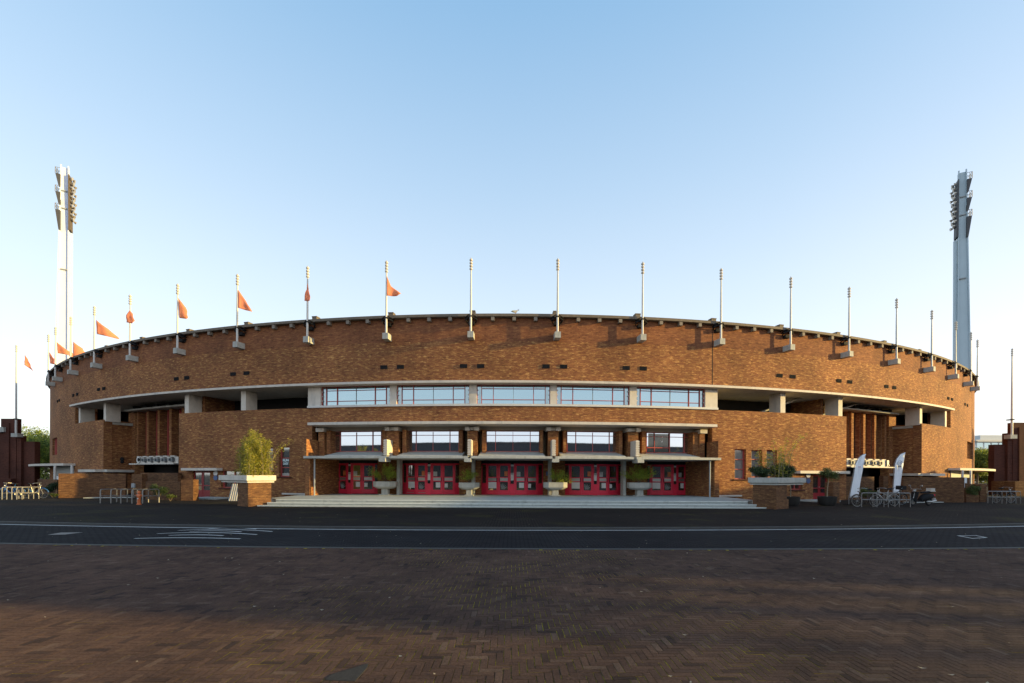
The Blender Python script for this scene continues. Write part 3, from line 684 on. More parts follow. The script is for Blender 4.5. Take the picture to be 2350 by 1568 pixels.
M['signwhite']=plain('white_window_lettering',(.62,.75,.78),.6,var=.03)
text('RUN',"lettering",M['signwhite'],o,.23,facing(f,f.w*.43,-.05,zz+hh*.545),bold=.012)
text('200Y',"lettering",M['signwhite'],o,.21,facing(f,f.w*.43,-.05,zz+hh*.43),bold=.008)
for (x0,x1,yt),flip in zip(SD,(0,1)):
    xm=(x0+x1)/2; ht=hgt(yt,xm); f=Fr(P(a(x0),72.9,0),P(a(x1),72.9,0)); W=f.w
    for j in (0,1):
        s0,s1=W*.5*j+.02,W*.5*(j+1)-.005; d=MB(); st=.09
        f.box(d,s0,s0+st,-.06,0,.03,ht-.01); f.box(d,s1-st,s1,-.06,0,.03,ht-.01); f.box(d,s0+st,s1-st,-.06,0,.03,.55); f.box(d,s0+st,s1-st,-.06,0,.86,.92); f.box(d,s0+st,s1-st,-.06,0,ht-.11,ht-.01)
        dr=d.build('door',M['redshade'],ST); g=MB(); f.box(g,s0+st-.01,s1-st+.01,-.04,-.03,.5,ht-.1); g.build('pane',M['glassdim'],dr)
        if j==0: g=MB(); f.box(g,s1-.05,s1-.02,0,.06,.95,1.0); g.build('handle',M['chrome'],dr)
    xs0,xs1=(414,496) if not flip else (1838,1952)
    yc=(1075,1080) if not flip else (1081.5,1087)
    mb=MB(); arc_slab(mb,a(xs0,73.5),a(xs1,73.5),72.0 if not flip else R+.002,73.47,hgt(yc[1],xm,73.47),hgt(yc[0],xm,73.47)+.02); mb.build('canopy',M['ledge'],ST)
    mb=MB(); arc_slab(mb,a(x0-6,74.3),a(x1+20,74.3),R+.002,74.6,0,.09); mb.build('door_step',M['step'],ST)
# stair recesses with brick fins and the lettered sign canopies
for side,(xc,xi,xe) in (('l',(237,309,410)),('r',(2115,2041,1942))):
    A=P(a(xc),R,0); B=P(a(xi,70.7),70.7,0); sg=-1 if side=='l' else 1
    Aw=P(a(xc)+sg*.006,72.9,0); Bw=P(a(xi,70.7)+sg*.008,70.7,0)
    poly=[A,B,Bw,Aw]; 
    if side=='r': poly=poly[::-1]
    mb=MB(); poly=[(p.x,p.y) for p in poly]
    ar=sum(poly[k][0]*poly[(k+1)%4][1]-poly[(k+1)%4][0]*poly[k][1] for k in range(4))
    if ar<0: poly=poly[::-1]
    mb.prism(poly,0,H_PAR); mb.build('wall',M['brick'],ST)
    p0,p1=sorted((a(xi,70.9),a(xe,R)))
    hb=2.62; 
    mb=MB(); arc_slab(mb,p0-.006,p1,70.2,70.45,hb,7.2); mb.build('stair_glazing',M['doorglass'],ST)
    n=6
    for k in range(n):
        c=p0+(p1-p0)*(k+.42)/n
        mb=MB(); rbox(mb,c,.30,70.45,71.0,hb,7.08); rbox(mb,c-.0032,.13,70.45,70.8,hb,7.08); mb.build('brick_fin',M['brick'],ST)
        mb=MB(); rbox(mb,c+.0074,.05,70.45,70.6,hb,7.08); rbox(mb,c+.0105,.04,70.45,70.6,hb,7.08); mb.build('mullion',M['redframe'],ST)
    mb=MB(); arc_slab(mb,p0-.004,p1,70.3,71.6,7.081,7.2); mb.build('beam',M['grey'],ST)
    for k in range(n):
        mb=MB(); rbox(mb,p0+(p1-p0)*(k+.5)/n,.5,70.5,71.3,7.201,7.5); mb.build('louvre',M['black'],ST)
    xm=(xi+xe)/2; yb0,yt0=(1063.5,1047) if side=='l' else (1071,1054)
    hz0,hz1=hgt(yb0,xm,72.2),hgt(yt0,xm,72.2)
    mb=MB(); w_=(p0-.014,p0+.003) if side=='l' else (p1-.003,p1+.014); arc_slab(mb,w_[0],w_[1],70.3,70.95,0,7.08); mb.build('wall',M['brick'],ST)
    p0,p1=(a(314,72.1),a(409,72.1)) if side=='l' else (a(1943,72.1),a(2040,72.1))
    s0,s1=p0-(.006 if side=='l' else 0),p1+(.006 if side=='r' else 0)
    mb=MB(); arc_slab(mb,s0,s1,70.0,72.45,hz0-.09,hz0); mb.build('canopy',M['ledge'],ST)
    mb=MB(); arc_slab(mb,p0,p1,71.95,72.1,hz0+.001,hz1-.06)
    for k in range(n):
        c0=p0+(p1-p0)*(k-.12 if k else .0)/n; c1=p0+(p1-p0)*(k+.52)/n
        arc_slab(mb,c0,c1,71.95,72.1,hz1-.059,hz1+.03)
    sb=mb.build('sign_board',M['ledge'],ST)
    # five dark letters of the old sign stand edge-on, only the end one can be read
    for k in range(5):
        c=p0+(p1-p0)*((k+1.35) if side=='l' else (k+.45))/6.1
        g=MB(); zc=(hz0+hz1)/2; rbox(g,c-.0022,.09,72.1,72.3,zc-.11,zc+.11); rbox(g,c+.0024,.16,72.1,72.3,zc-.11,zc+.11); rbox(g,c,.38,72.1,72.24,zc-.145,zc-.111); rbox(g,c,.34,72.1,72.25,zc+.16,zc+.21); rbox(g,c+.002,.07,72.1,72.2,zc-.23,zc-.146); g.build('sign_letter',M['letter'],sb)
    c=p0+(p1-p0)*(.06 if side=='l' else .945); fr_=Fr(P(c-.002,72.1,0),P(c+.002,72.1,0)); zc=(hz0+hz1)/2-.01
    g=MB(); ctr=fr_.p(fr_.w/2,.05,zc)
    if side=='l':
        cyl=[ctr+fr_.e*(.22*math.cos(t*math.pi/12))+Vector((0,0,.29*math.sin(t*math.pi/12))) for t in range(24)]
        g.face([p for p in cyl]); g.face([p-fr_.n*.05 for p in cyl][::-1]); g.build('sign_disc',M['black'],sb)
        text('C','sign_letter',M['white'],sb,.66,facing(fr_,fr_.w/2,.07,zc),.012,.02)
    else:
        fr_.box(g,fr_.w/2-.19,fr_.w/2+.2,0,.05,zc-.27,zc+.28); g.build('sign_disc',M['panel'],sb)
        text('R','sign_letter',M['black'],sb,.62,facing(fr_,fr_.w/2-.03,.06,zc),.012,.045)
        text('R','sign_letter',M['white'],sb,.62,facing(fr_,fr_.w/2,.08,zc),.012,.012)
    # low ledge round the wing
    yl=(1077.5,1083.5) if side=='l' else (1086.5,1092); xo=184 if side=='l' else 2164
    hl0,hl1=hgt(yl[1],xc,73.4),hgt(yl[0],xc,73.4)
    mb=MB(); q0,q1=sorted((a(xo,73.4),a(xc))); arc_slab(mb,q0,q1,R+.002,73.55,hl0,hl1)
    e=(B-A).normalized(); nrm=Vector((-e.y,e.x,0)); 
    if nrm.y>0: nrm=-nrm
    w0=A+nrm*.004; w1=B+nrm*.004
    q=[w0,w1,w1+nrm*.5,w0+nrm*.5]; ar=sum(q[k].x*q[(k+1)%4].y-q[(k+1)%4].x*q[k].y for k in range(4))
    if ar<0: q=q[::-1]
    mb.prism([(p.x,p.y) for p in q],hl0+.003,hl1-.003); mb.build('ledge',M['ledge'],ST)
    # dark wall lamp on the return wall
    if side=='l':
        p=A.lerp(B,.62)+nrm*.02; g=MB(); hh=hgt(1056,278,72)
        g.lathe([(.02,hh-.28),(.14,hh-.2),(.10,hh-.02),(.16,hh+.02),(.12,hh+.2),(.03,hh+.28)],10,(p.x,p.y-.12)); g.build('wall_lamp',M['black'],ST)
# outer door canopies at both ends of the front, grilles above
for (x0,x1,xp,xq,yt,yb) in ((108,173,124,143,1063,1070.5),(2176,2243,2208,2227,1074,1081)):
    xm=(xp+xq)/2; p0,p1=sorted((a(x0,R) if x0>115 else -rad(47),a(x1,R) if x1<2236 else rad(47)))
    h1=hgt(yt,xm,74.3); h0=h1-.2
    mb=MB(); n=12
    for k in range(n):
        u,v=p0+(p1-p0)*k/n,p0+(p1-p0)*(k+1)/n
        ru,rv=73.2+1.5*math.sin(math.pi*(k/n*.86+.07))**.6,73.2+1.5*math.sin(math.pi*((k+1)/n*.86+.07))**.6
        mb.hexa([P(u,ru,h0),P(v,rv,h0),P(v,R+.003,h0),P(u,R+.003,h0)],[P(u,ru,h1),P(v,rv,h1),P(v,R+.003,h1),P(u,R+.003,h1)])
    mb.build('canopy',M['ledge'],ST)
    mb=MB(); q0,q1=sorted((a(xp+ (0 if x0<500 else -27)),a(xq+(27 if x0<500 else 0)))); arc_slab(mb,q0,q1,R+.003,R+.05,0,h0-.01); mb.build('shutter',M['panel'],ST)
    for x in (xp+2,xq+22) if x0<500 else (2208.5,2227.5):
        p=P(a(x,74.2),74.2,0); mb=MB(); mb.tube([(p.x,p.y,0),(p.x,p.y,h0)],.085,8); mb.build('canopy_post',M['white'],ST)
for x0,x1 in ((120,131),(2219,2232)):
    q0,q1=a(x0),a(x1); mb=MB(); arc_slab(mb,q0,q1,72.5,72.6,3.6,5.3); gl=mb.build('window',M['glassdim'],ST)
    for k in range(4):
        mb=MB(); rbox(mb,q0+(q1-q0)*(k+.5)/4,.10,72.6,72.85,3.602,5.298); mb.build('window_bar',M['redframe'] if x0<500 else M['brick'],gl)
# thin movement joint down the right of the front
mb=MB(); q=a(1634); arc_slab(mb,q-.0003,q+.0003,R+.001,R+.006,H_LT,H_TOP); mb.build('movement_joint',M['black'],ST)
# round house signs beside both side doors
for xs_,y1,y2,L in ((495,1086,1096.5,'left'),(1854.6,1091,1103.5,'right')):
    for yy,mt,lb in ((y1,M['paper'],'round white sign'),(y2,M['blue'],'round dark blue sign')):
        p=P(a(xs_,R+.02),R+.02,hgt(yy,xs_)); n_=(p-Vector((0,YC,p.z))).normalized(); e_=Vector((-n_.y,n_.x,0))
        ring=[p+e_*(.19*math.cos(t*math.pi/10))+Vector((0,0,.19*math.sin(t*math.pi/10))) for t in range(20)]
        mb=MB(); mb.rings([[q for q in ring],[q+n_*.03 for q in ring]])
        tag(mb.build('wall_sign',mt),lb+' on brick beside the '+('left' if L=='left' else 'right')+' side door','sign')
# ------------------------------------------------------------------ flagpoles on the coping and their pennants
def pole_parts(root, h, r0=.062):
    mb=MB(); mb.tube([(0,0,.40),(0,0,h*.55),(0,0,h-.75)],[r0*1.15,r0,r0*.72],10); mb.build('pole',M['white'],root,smooth=True,world=False)
    mb=MB(); z=h-.76; pr=[(.02,z)]
    for k in range(4): pr+=[(.045,z+.19*k+.01),(.10,z+.19*k+.04),(.10,z+.19*k+.12),(.045,z+.19*k+.16)]
    pr+=[(.02,z+.80)]; mb.lathe(pr,12); mb.build('finial',M['ledge'],root,world=False)
def wall_pole():
    root=thing('flagpole','', 'flagpole',(0,0,0),0,'flagpoles along the coping')
    pole_parts(root,5.1)
    mb=MB(); mb.box(-.19,.19,-.19,.49,0,.39); mb.build('bracket',M['grey'],root,world=False)
    mb=MB(); mb.box(-.09,.09,-.09,.1,1.36,1.44); mb.box(-.05,.05,.1,.46,1.37,1.43)
    for s in (-1,1):
        for z in (1.24,1.40):
            mb.tube([(s*.07,-.02,z+.12),(s*.38,.16,z+.0),(s*.26,.46,z-.10)],[.03,.045,.045],6)
    mb.box(-.2,.2,.2,.46,.95,1.15); mb.build('clamp',M['black'],root,world=False)
    return root
N_=len(POLES)
words=['first','second','third','fourth','fifth','sixth','seventh','eighth','ninth','tenth']
proto=wall_pole(); hb=hgt(776,1180,73.47)
POLE_ROOT=[]
for i,ph in enumerate(PH):
    o=proto if i==0 else copy_tree(proto)
    o.location=P(ph,73.47,hb); o.rotation_euler=(0,0,ph); POLE_ROOT.append(o)
    if i<9:
        o['label']='white pole flying an orange pennant, '+words[i]+' on the stadium wall from the left end'
    else:
        o['label']='bare white pole without flag, '+words[19-i if i>9 else 9]+' on the stadium wall from the right end' if i>9 else 'bare white pole next right of the last orange pennant, above the second upper window'
FL=[[(112,808),(124,825),(124,836),(113,834)],[(129,785),(141,796),(157,810),(157,822),(150,813),(130,810)],[(167,784),(180,797),(189,815),(166,818)],[(219,734),(240,752),(260,774),(220,766)],
    [(298,712),(304,720),(308,736),(304,743),(290,740),(291,724)],[(409,684),(424,705),(428,727),(425,731),(410,729)],[(546,665),(562,690),(576,714),(546,706)],[(706,650),(713,685),(712,691),(699,691),(698,680),(704,665)],[(888,634),(896,655),(919,672),(910,677),(888,678)]]
FLAB=['short orange pennant on the pole at the extreme left edge of the brick front','broad pale orange pennant spread in front of the left floodlight mast','orange pennant just right of the left floodlight mast','orange pennant streaming out in a long thin point over the coping at left','orange pennant hanging slack in a narrow fold on the fifth pole','orange pennant with a dark lower tip hanging from the sixth pole','long straight triangular orange pennant on the seventh pole','red orange pennant wrapped limp round both sides of its pole','orange pennant with a bright half and a red tip, nearest the centre']
def pennant(pix, base, label, grp='orange pennants'):
    y=base.y; z=y-.08
    pts=[at(px,py,z) for px,py in pix]
    o0=Vector((base.x,z,0)); view=Vector((base.x,y,0)).normalized(); rt=Vector((view.y,-view.x,0))
    ss=[(p-o0).dot(Vector((1,0,0))) for p in pts]; hh=[p.z for p in pts]; wmax=max(abs(s) for s in ss)+1e-6
    # subdivide the outline into a fan of strips, cloth waves growing towards the free end
    import bmesh
    bm=bmesh.new(); vs=[bm.verts.new((s,0,h)) for s,h in zip(ss,hh)]; bm.faces.new(vs)
    bmesh.ops.triangulate(bm,faces=bm.faces); bmesh.ops.subdivide_edges(bm,edges=bm.edges,cuts=5,use_grid_fill=True)
    ph=random.uniform(0,6)
    for v in bm.verts:
        s,h=v.co.x,v.co.z; t=abs(s)/wmax; d=.16*t*math.sin(5.5*s+1.4*h+ph)+.05*t*math.sin(11*h+ph)
        v.co=Vector((o0.x+s, z+.35*s+d, h))
    for f in bm.faces: f.smooth=True
    me=bpy.data.meshes.new('flag'); bm.to_mesh(me); bm.free(); me.materials.append(M['flag'])
    o=bpy.data.objects.new('flag',me); COL.objects.link(o); so_=o.modifiers.new('thickness','SOLIDIFY'); so_.thickness=.008
    return tag(o,label,'flag',grp)
for i,(pix,lb) in enumerate(zip(FL,FLAB)): pennant(pix,POLE_ROOT[i].location,lb)
# ------------------------------------------------------------------ brick gatehouses at both edges, with their own poles
def gatehouse(side):
    s=-1 if side=='l' else 1
    D=50.0 if s<0 else 47.0
    X=lambda px: at(px,1000,D).x
    Hh=lambda py,px: at(px,py,D).z
    lab='dark brown stepped brick gatehouse cut off by the left picture edge' if s<0 else 'dark brown stepped brick gatehouse cut off by the right picture edge'
    if s<0: xa,xb,xc,xd=X(-60),X(2),X(37),X(73); h1,h2,h3=Hh(961,25),Hh(1000,52),Hh(1013,70); hm=Hh(985,-30)
    else: xa,xb,xc,xd=X(2410),X(2350),X(2325),X(2289); h1,h2,h3=Hh(970,2330),Hh(994,2308),Hh(1020,2290); hm=h1
    root=thing('gatehouse',lab,'gatehouse',((xa+xd)/2,D+4,0))
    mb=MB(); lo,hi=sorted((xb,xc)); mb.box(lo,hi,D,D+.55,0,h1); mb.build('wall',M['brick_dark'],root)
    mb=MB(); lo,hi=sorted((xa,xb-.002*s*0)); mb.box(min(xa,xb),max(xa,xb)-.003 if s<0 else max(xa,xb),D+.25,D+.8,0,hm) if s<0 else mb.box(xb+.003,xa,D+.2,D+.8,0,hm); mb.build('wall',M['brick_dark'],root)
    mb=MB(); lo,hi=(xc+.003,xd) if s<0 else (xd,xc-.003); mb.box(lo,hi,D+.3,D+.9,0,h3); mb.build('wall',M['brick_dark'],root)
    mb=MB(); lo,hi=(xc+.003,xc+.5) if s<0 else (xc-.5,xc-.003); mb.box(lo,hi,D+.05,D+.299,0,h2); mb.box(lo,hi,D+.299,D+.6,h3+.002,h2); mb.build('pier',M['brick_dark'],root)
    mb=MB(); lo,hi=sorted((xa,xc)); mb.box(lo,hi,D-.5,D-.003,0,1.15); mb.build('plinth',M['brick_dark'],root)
    mb=MB(); k=sorted((xb+(.5 if s<0 else -.6),xb+(1.0 if s<0 else -.2))); mb.box(k[0],k[1],D-.12,D-.002,.1 if s<0 else 1.2,h1-.5); mb.build('pilaster',M['brick_dark'],root)
    if s<0:
        mb=MB(); mb.box(X(-8),X(16),D-.35,D-.002,Hh(992,5),Hh(981,5)); mb.build('bracket',M['grey'],root)
    px,pb,pt=(47,1004,795) if s<0 else (2311,1008,803)
    x=X(px); z0,z1=Hh(pb,px),Hh(pt,px)
    rt=thing('flagpole','tall white pole with a small orange pennant fixed to the left gatehouse' if s<0 else 'bare white pole fixed to the right gatehouse','flagpole',(x,D-.45,z0),0,'gatehouse flagpoles')
    pole_parts(rt,z1-z0,.085)
    mb=MB(); mb.box(-.35,.35,-.2,.42,0,.40); mb.build('bracket',M['grey'],rt,world=False)
    mb=MB(); mb.box(-.14,.14,-.14,.42,1.9,2.0); mb.build('clamp',M['black'],rt,world=False)
    if s<0: pennant([(50,812),(58,830),(64,850),(50,836)],Vector((x,D-.45,z0)),'small orange pennant on the pole of the left gatehouse','gatehouse pennant')
    return root
gatehouse('l'); gatehouse('r')
D=44.0; mb=MB(); x0=at(2330,1100,D).x; mb.box(x0,x0+6,D,D+2.2,0,at(2330,1105,D).z); mb.box(x0-.02,x0+6,D-.04,D-.002,.72,.78)
tag(mb.build('low_wall',M['brick_wall']),'low sunlit brick wall before the right gatehouse at the picture edge','wall')
# ------------------------------------------------------------------ floodlight masts
def mast(side):
    s=-1 if side=='l' else 1
    if s<0: D=76.0; xt,xb,yt,yb=150.5,146,387,850; lab='tall cream sunlit floodlight mast rising behind the left of the stadium'
    else: D=73.0; xt,xb,yt,yb=2207,2206,398,850; lab='tall blue grey shaded floodlight mast rising behind the right of the stadium'
    T=at(xt,yt,D); X=T.x; H=T.z; root=thing('floodlight_mast',lab,'floodlight mast',(X,D,0),rad(30)*(-s),'floodlight masts')
    pm=M['towerw'] if s<0 else M['towershade']
    k=D/FPX
    wt,wb,dt,db=12.5*k,23*k,.5,.75       # width and depth at top and base of the tapering plate box
    def ring(z,wd,dp,off=0): return [(-wd/2*1+off,-dp/2,z),(wd/2+off,-dp/2,z),(wd/2+off,dp/2,z),(-wd/2+off,dp/2,z)]
    sh=-s   # side facing the pitch in local x
    o0=-sh*.25
    mb=MB(); mb.rings([ring(0,wb*1.15,db,o0*1.6),ring(H,wt,dt,0)]); mb.build('shaft',pm,root,world=False)
    mb=MB()
    for e in (-1,1):
        b=[(e*wb*1.15/2+o0*1.6-.07,-db/2-.22,0),(e*wb*1.15/2+o0*1.6+.07,-db/2-.22,0),(e*wb*1.15/2+o0*1.6+.07,-db/2-.003,0),(e*wb*1.15/2+o0*1.6-.07,-db/2-.003,0)]
        t=[(e*wt/2-.07,-dt/2-.22,H+.3),(e*wt/2+.07,-dt/2-.22,H+.3),(e*wt/2+.07,-dt/2-.003,H+.3),(e*wt/2-.07,-dt/2-.003,H+.3)]
        mb.hexa(b,t)
    mb.build('flange',pm,root,world=False)
    mb=MB(); x=sh*(wt/2+.27); mb.hexa([(x-.2,-.2,0),(x+.2,-.2,0),(x+.2,.3,0),(x-.2,.3,0)],[(x-.2,-.2,H-10.6),(x+.15,-.2,H-10.6),(x+.15,.3,H-10.6),(x-.2,.3,H-10.6)]); mb.build('ladder_case',pm,root,world=False)
    for j,zz in enumerate((H-6.9,H-4.0,H-17.0)):
        wd=wt+(wb-wt)*(H-zz)/H; mb=MB(); mb.box(-wd/2*.8,wd/2*.8,-dt/2-.16-(H-zz)*.005,-dt/2-.02-(H-zz)*.003,zz,zz+.16); mb.build('stiffener',M['panel'],root,world=False)
    bk=-sh
    for j in range(3):                 # dark trapezoid platforms with railings on the far side
        zt=H-1.45-2.95*j; hg=2.0 if j<2 else 3.2; x0=bk*(wt/2+.03); x1=bk*(wt/2+.62); x2=bk*(wt/2+.22)
        mb=MB(); q=sorted((x0,x1)); 
        b=[(min(x0,x2),-.7,zt-hg),(max(x0,x2),-.7,zt-hg),(max(x0,x2),.7,zt-hg),(min(x0,x2),.7,zt-hg)]; t=[(q[0],-.7,zt),(q[1],-.7,zt),(q[1],.7,zt),(q[0],.7,zt)]
        mb.hexa(b,t); mb.build('platform',M['towerdark'],root,world=False)
        mb=MB()
        for zz in (.5,1.0): mb.tube([(x0,-.7,zt+zz),(x1,-.7,zt+zz),(x1,.7,zt+zz),(x0,.7,zt+zz)],.035,6)
        for xx,yy in ((x1,-.7),(x1,.7),(x1,0),((x0+x1)/2,-.7)): mb.tube([(xx,yy,zt),(xx,yy,zt+1.0)],.03,6)
        mb.tube([(x1,-.7,zt),(x1*.99,-.7,zt+1)],.05,6)
        mb.build('railing',M['steel'],root,world=False)
    mb=MB(); x0=sh*(wt/2+.05); x1=sh*(wt/2+.18); q=sorted((x0,x1)); r_=sorted((x0,sh*(wt/2+.34)))
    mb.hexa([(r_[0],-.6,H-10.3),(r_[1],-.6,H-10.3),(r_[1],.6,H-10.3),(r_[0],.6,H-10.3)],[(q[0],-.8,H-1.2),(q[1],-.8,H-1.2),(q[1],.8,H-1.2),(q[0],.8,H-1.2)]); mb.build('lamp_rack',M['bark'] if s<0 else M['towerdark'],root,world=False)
    lb=MB(); lb.lathe([(.06,0),(.13,.05),(.22,.26),(.24,.33),(.20,.33)],10)
    first=None
    for j in range(10):
        for kx,yy in enumerate((-.6,.0,.6)):
            z=H-1.7-.74*j; xx=sh*(wt/2+.28+.16*((j+kx)%2))
            if first is None:
                first=lb.build('floodlight',M['lamp'],root,world=False); o=first
            else:
                o=first.copy(); COL.objects.link(o)
            o.location=(xx,yy,z); o.rotation_euler=(0,sh*rad(105+10*((j*kx)%3)),rad((j*7+kx*13)%30-15))
mast('l'); mast('r')
# ------------------------------------------------------------------ foliage
def blob(n, c, r, seed=0, shell=.55, lumps=9, flat=1.0):
    """points in an uneven crown: a cluster of lumps round c"""
    g=np.random.default_rng(seed); c=np.array(c,float); r=np.array(r,float)
    L=g.normal(size=(lumps,3)); L/=np.linalg.norm(L,axis=1)[:,None]; L*=g.uniform(.35,.75,(lumps,1)); lr=g.uniform(.28,.55,lumps)
    k=g.integers(0,lumps,n); d=g.normal(size=(n,3)); d/=np.linalg.norm(d,axis=1)[:,None]; q=g.random((n,1))**.5
    return c+(L[k]+d*q*lr[k][:,None])*r
def branchy(n, base, c, rr, seed, nb=22):
    g=np.random.default_rng(seed); b=np.array(base,float); c=np.array(c,float); d=g.normal(size=(nb,3)); d[:,2]=np.abs(d[:,2])*.9-.25; d/=np.linalg.norm(d,axis=1)[:,None]
    tips=c+d*np.array(rr)*g.uniform(.75,1.2,(nb,1)); mid=(b+tips)/2+np.array([0,0,.22])+g.normal(0,.06,(nb,3))
    k=g.integers(0,nb,n); t=g.uniform(.3,1,n)[:,None]; p=b*(1-t)**2+2*mid[k]*t*(1-t)+tips[k]*t*t
    return p+g.normal(0,.075,(n,3))
def tree(x,y,H,cr,ch,label,seed,leaf=.34,n=9000,cat='tree',mat='leaf_tree',group='trees beyond the stadium'):
    root=thing('tree',label,cat,(x,y,0),0,group); g=random.Random(seed)
    mb=MB(); mb.tube([(0,0,-.2),(.1,0,H*.25),(-.1,.1,H*.55),(.1,0,H*.82)],[.05*H*.5,.04*H*.5,.025*H*.5,.008*H*.5],9)
    for k in range(7):
        an=g.uniform(0,6.28); z=H*g.uniform(.25,.6); l=cr*g.uniform(.5,.85)
        mb.tube([(0,0,z),(l*.5*math.cos(an),l*.5*math.sin(an),z+l*.35),(l*math.cos(an),l*math.sin(an),z+l*.55)],[.012*H,.008*H,.003*H],6)
    mb.build('trunk',M['bark'],root,world=False)
    leaves('crown',M[mat],root,blob(n,(0,0,H-ch/2),(cr,cr,ch/2),seed,lumps=16),leaf,1.5,world=False)
    return root
# ------------------------------------------------------------------ big planters ending the terrace
def big_planter(side):
    s=-1 if side=='l' else 1
    c=ground(569,1163.5) if s<0 else ground(1781.5,1169.5)
    an=rad(55)
    # local axes: e1 along the short front face pointing inwards, e2 away from the camera
    e1=Vector((math.cos(an)*-s,math.sin(an),0)); e2=Vector((math.sin(an)*s,math.cos(an),0))
    lab='long grey concrete trough on a brick pedestal left of the steps, half sunlit' if s<0 else 'long grey concrete trough on a brick pedestal right of the steps, in shade'
    root=thing('planter',lab,'planter',(c.x,c.y,0))
    def poly(u0,u1,v0,v1,ch=0):
        q=[(u0+ch,v0),(u1-ch,v0),(u1,v0+ch),(u1,v1-ch),(u1-ch,v1),(u0+ch,v1),(u0,v1-ch),(u0,v0+ch)] if ch else [(u0,v0),(u1,v0),(u1,v1),(u0,v1)]
        q=[c+e1*u+e2*v for u,v in q]; q=[(p.x,p.y) for p in q]
        ar=sum(q[k][0]*q[(k+1)%len(q)][1]-q[(k+1)%len(q)][0]*q[k][1] for k in range(len(q)))
        return q if ar>0 else q[::-1]
    mb=MB(); mb.prism(poly(0,1.22,0,1.15),0,1.27); mb.build('pedestal',M['brick_wall'],root)
    if s>0:
        mb=MB(); mb.prism(poly(.04,1.2,1.153,1.45),0,.50); mb.build('pedestal',M['brick_wall'],root)
    t0,t1=poly(-.03,1.32,-.03,2.9),poly(-.12,1.42,-.12,3.15)
    mb=MB(); mb.prism(poly(-.06,1.35,-.06,2.95),1.272,1.32); n=len(t0)
    mb.face([(p[0],p[1],1.321) for p in t0[::-1]])
    for k in range(n):
        j=(k+1)%n; mb.face([(*t0[k],1.321),(*t0[j],1.321),(*t1[j],1.39),(*t1[k],1.39)]); mb.face([(*t1[k],1.39),(*t1[j],1.39),(*t1[j],1.66),(*t1[k],1.66)])
    ti=poly(-.02,1.32,-.02,3.05)
    for k in range(n):
        j=(k+1)%n; mb.face([(*t1[k],1.66),(*t1[j],1.66),(*ti[j],1.66),(*ti[k],1.66)]); mb.face([(*ti[k],1.66),(*ti[j],1.66),(*ti[j],1.52),(*ti[k],1.52)])
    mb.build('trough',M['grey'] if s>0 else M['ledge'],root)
    mb=MB(); mb.prism(poly(-.015,1.315,-.015,3.045),1.45,1.6); mb.build('soil',M['soil'],root)
    return root,lambda u,v,h: c+e1*u+e2*v+Vector((0,0,h))
def bamboo(f, stems, label, grp, seed, green):
    base=f(.65,1.8,1.6); root=thing('bamboo',label,'bamboo',base,0,grp); g=random.Random(seed); pts=[]; dirs=[]; szs=[]
    mb=MB()
    for (u,v,h,lean,dens) in stems:
        b=f(u,v,1.58); la=g.uniform(0,6.28); pp=[]
        for k in range(6):
            t=k/5; d=lean*t*t*h; pp.append(b+Vector((d*math.cos(la)+ (0 if abs(lean)<.3 else d*.9),d*.4*math.sin(la),h*t)))
        mb.tube(pp,[.012,.011,.010,.008,.006,.003],5)
        for k in range(int(dens*h)):
            t=g.random()**.8; i=min(int(t*5),4); p=pp[i].lerp(pp[i+1],t*5-i); sp=.27*(1-.72*t)+.05
            pts.append(p+Vector((g.gauss(0,sp*.6),g.gauss(0,sp*.6),g.gauss(0,.08)))); dirs.append((g.gauss(0,1),g.gauss(0,1),g.gauss(-.25,.5)))
    mb.build('stem',M['tan'],root)
    leaves('foliage',M[green],root,pts,.15,3.2,dirs=dirs)
    return root
r1,f1=big_planter('l'); g=random.Random(3)
stems=[]
for k in range(70):
    u=g.uniform(.05,1.2); v=g.uniform(-.05,1.9); X_=.574*u-.819*v
    if X_<-1.05: continue
    h=1.15+1.25*math.exp(-((X_+.50)/.28)**2)+1.05*math.exp(-((X_-.42)/.16)**2)+g.uniform(-.3,.25); stems.append((u,v,h,.10,140))
for k in range(3): stems.append((1.2,.05+.2*k,1.7+.2*k,.34,40))
bamboo(f1,stems,'dense tall yellow green bamboo with sunlit tips in the left trough','bamboo in the troughs',5,'leaf_bamboo')
r2,f2=big_planter('r'); stems=[]
for k in range(14): stems.append((g.uniform(.1,1.2),g.uniform(.3,2.6),g.uniform(1.1,1.9),.08,80))
for k in range(4): stems.append((g.uniform(.2,.9),g.uniform(.8,1.8),g.uniform(2.0,2.6),.36,60))
bamboo(f2,stems,'sparse arching bamboo rising above dark bushes in the right trough','bamboo in the troughs',8,'leaf_bamboo')
for (u,v,r0,z,sd,lb) in ((1.0,.35,.60,1.98,21,'dark green leafy bush at the inner end of the right trough'),(.6,1.9,.72,1.98,22,'dark green leafy bush under the arching stems of the right trough')):
    b=f2(u,v,1.6); root=thing('shrub',lb,'shrub',b,0,'bushes in the right trough')
    mb=MB(); 
    for k in range(4): mb.tube([b,b+Vector((math.cos(k*1.6)*.2,math.sin(k*1.6)*.2,.6))],[.025,.01],5)
    mb.build('stem',M['bark'],root)
    leaves('foliage',M['leaf_dark'],root,blob(4200,f2(u,v,z),(r0,r0*.9,r0*.75),sd,lumps=12),.10,1.8)
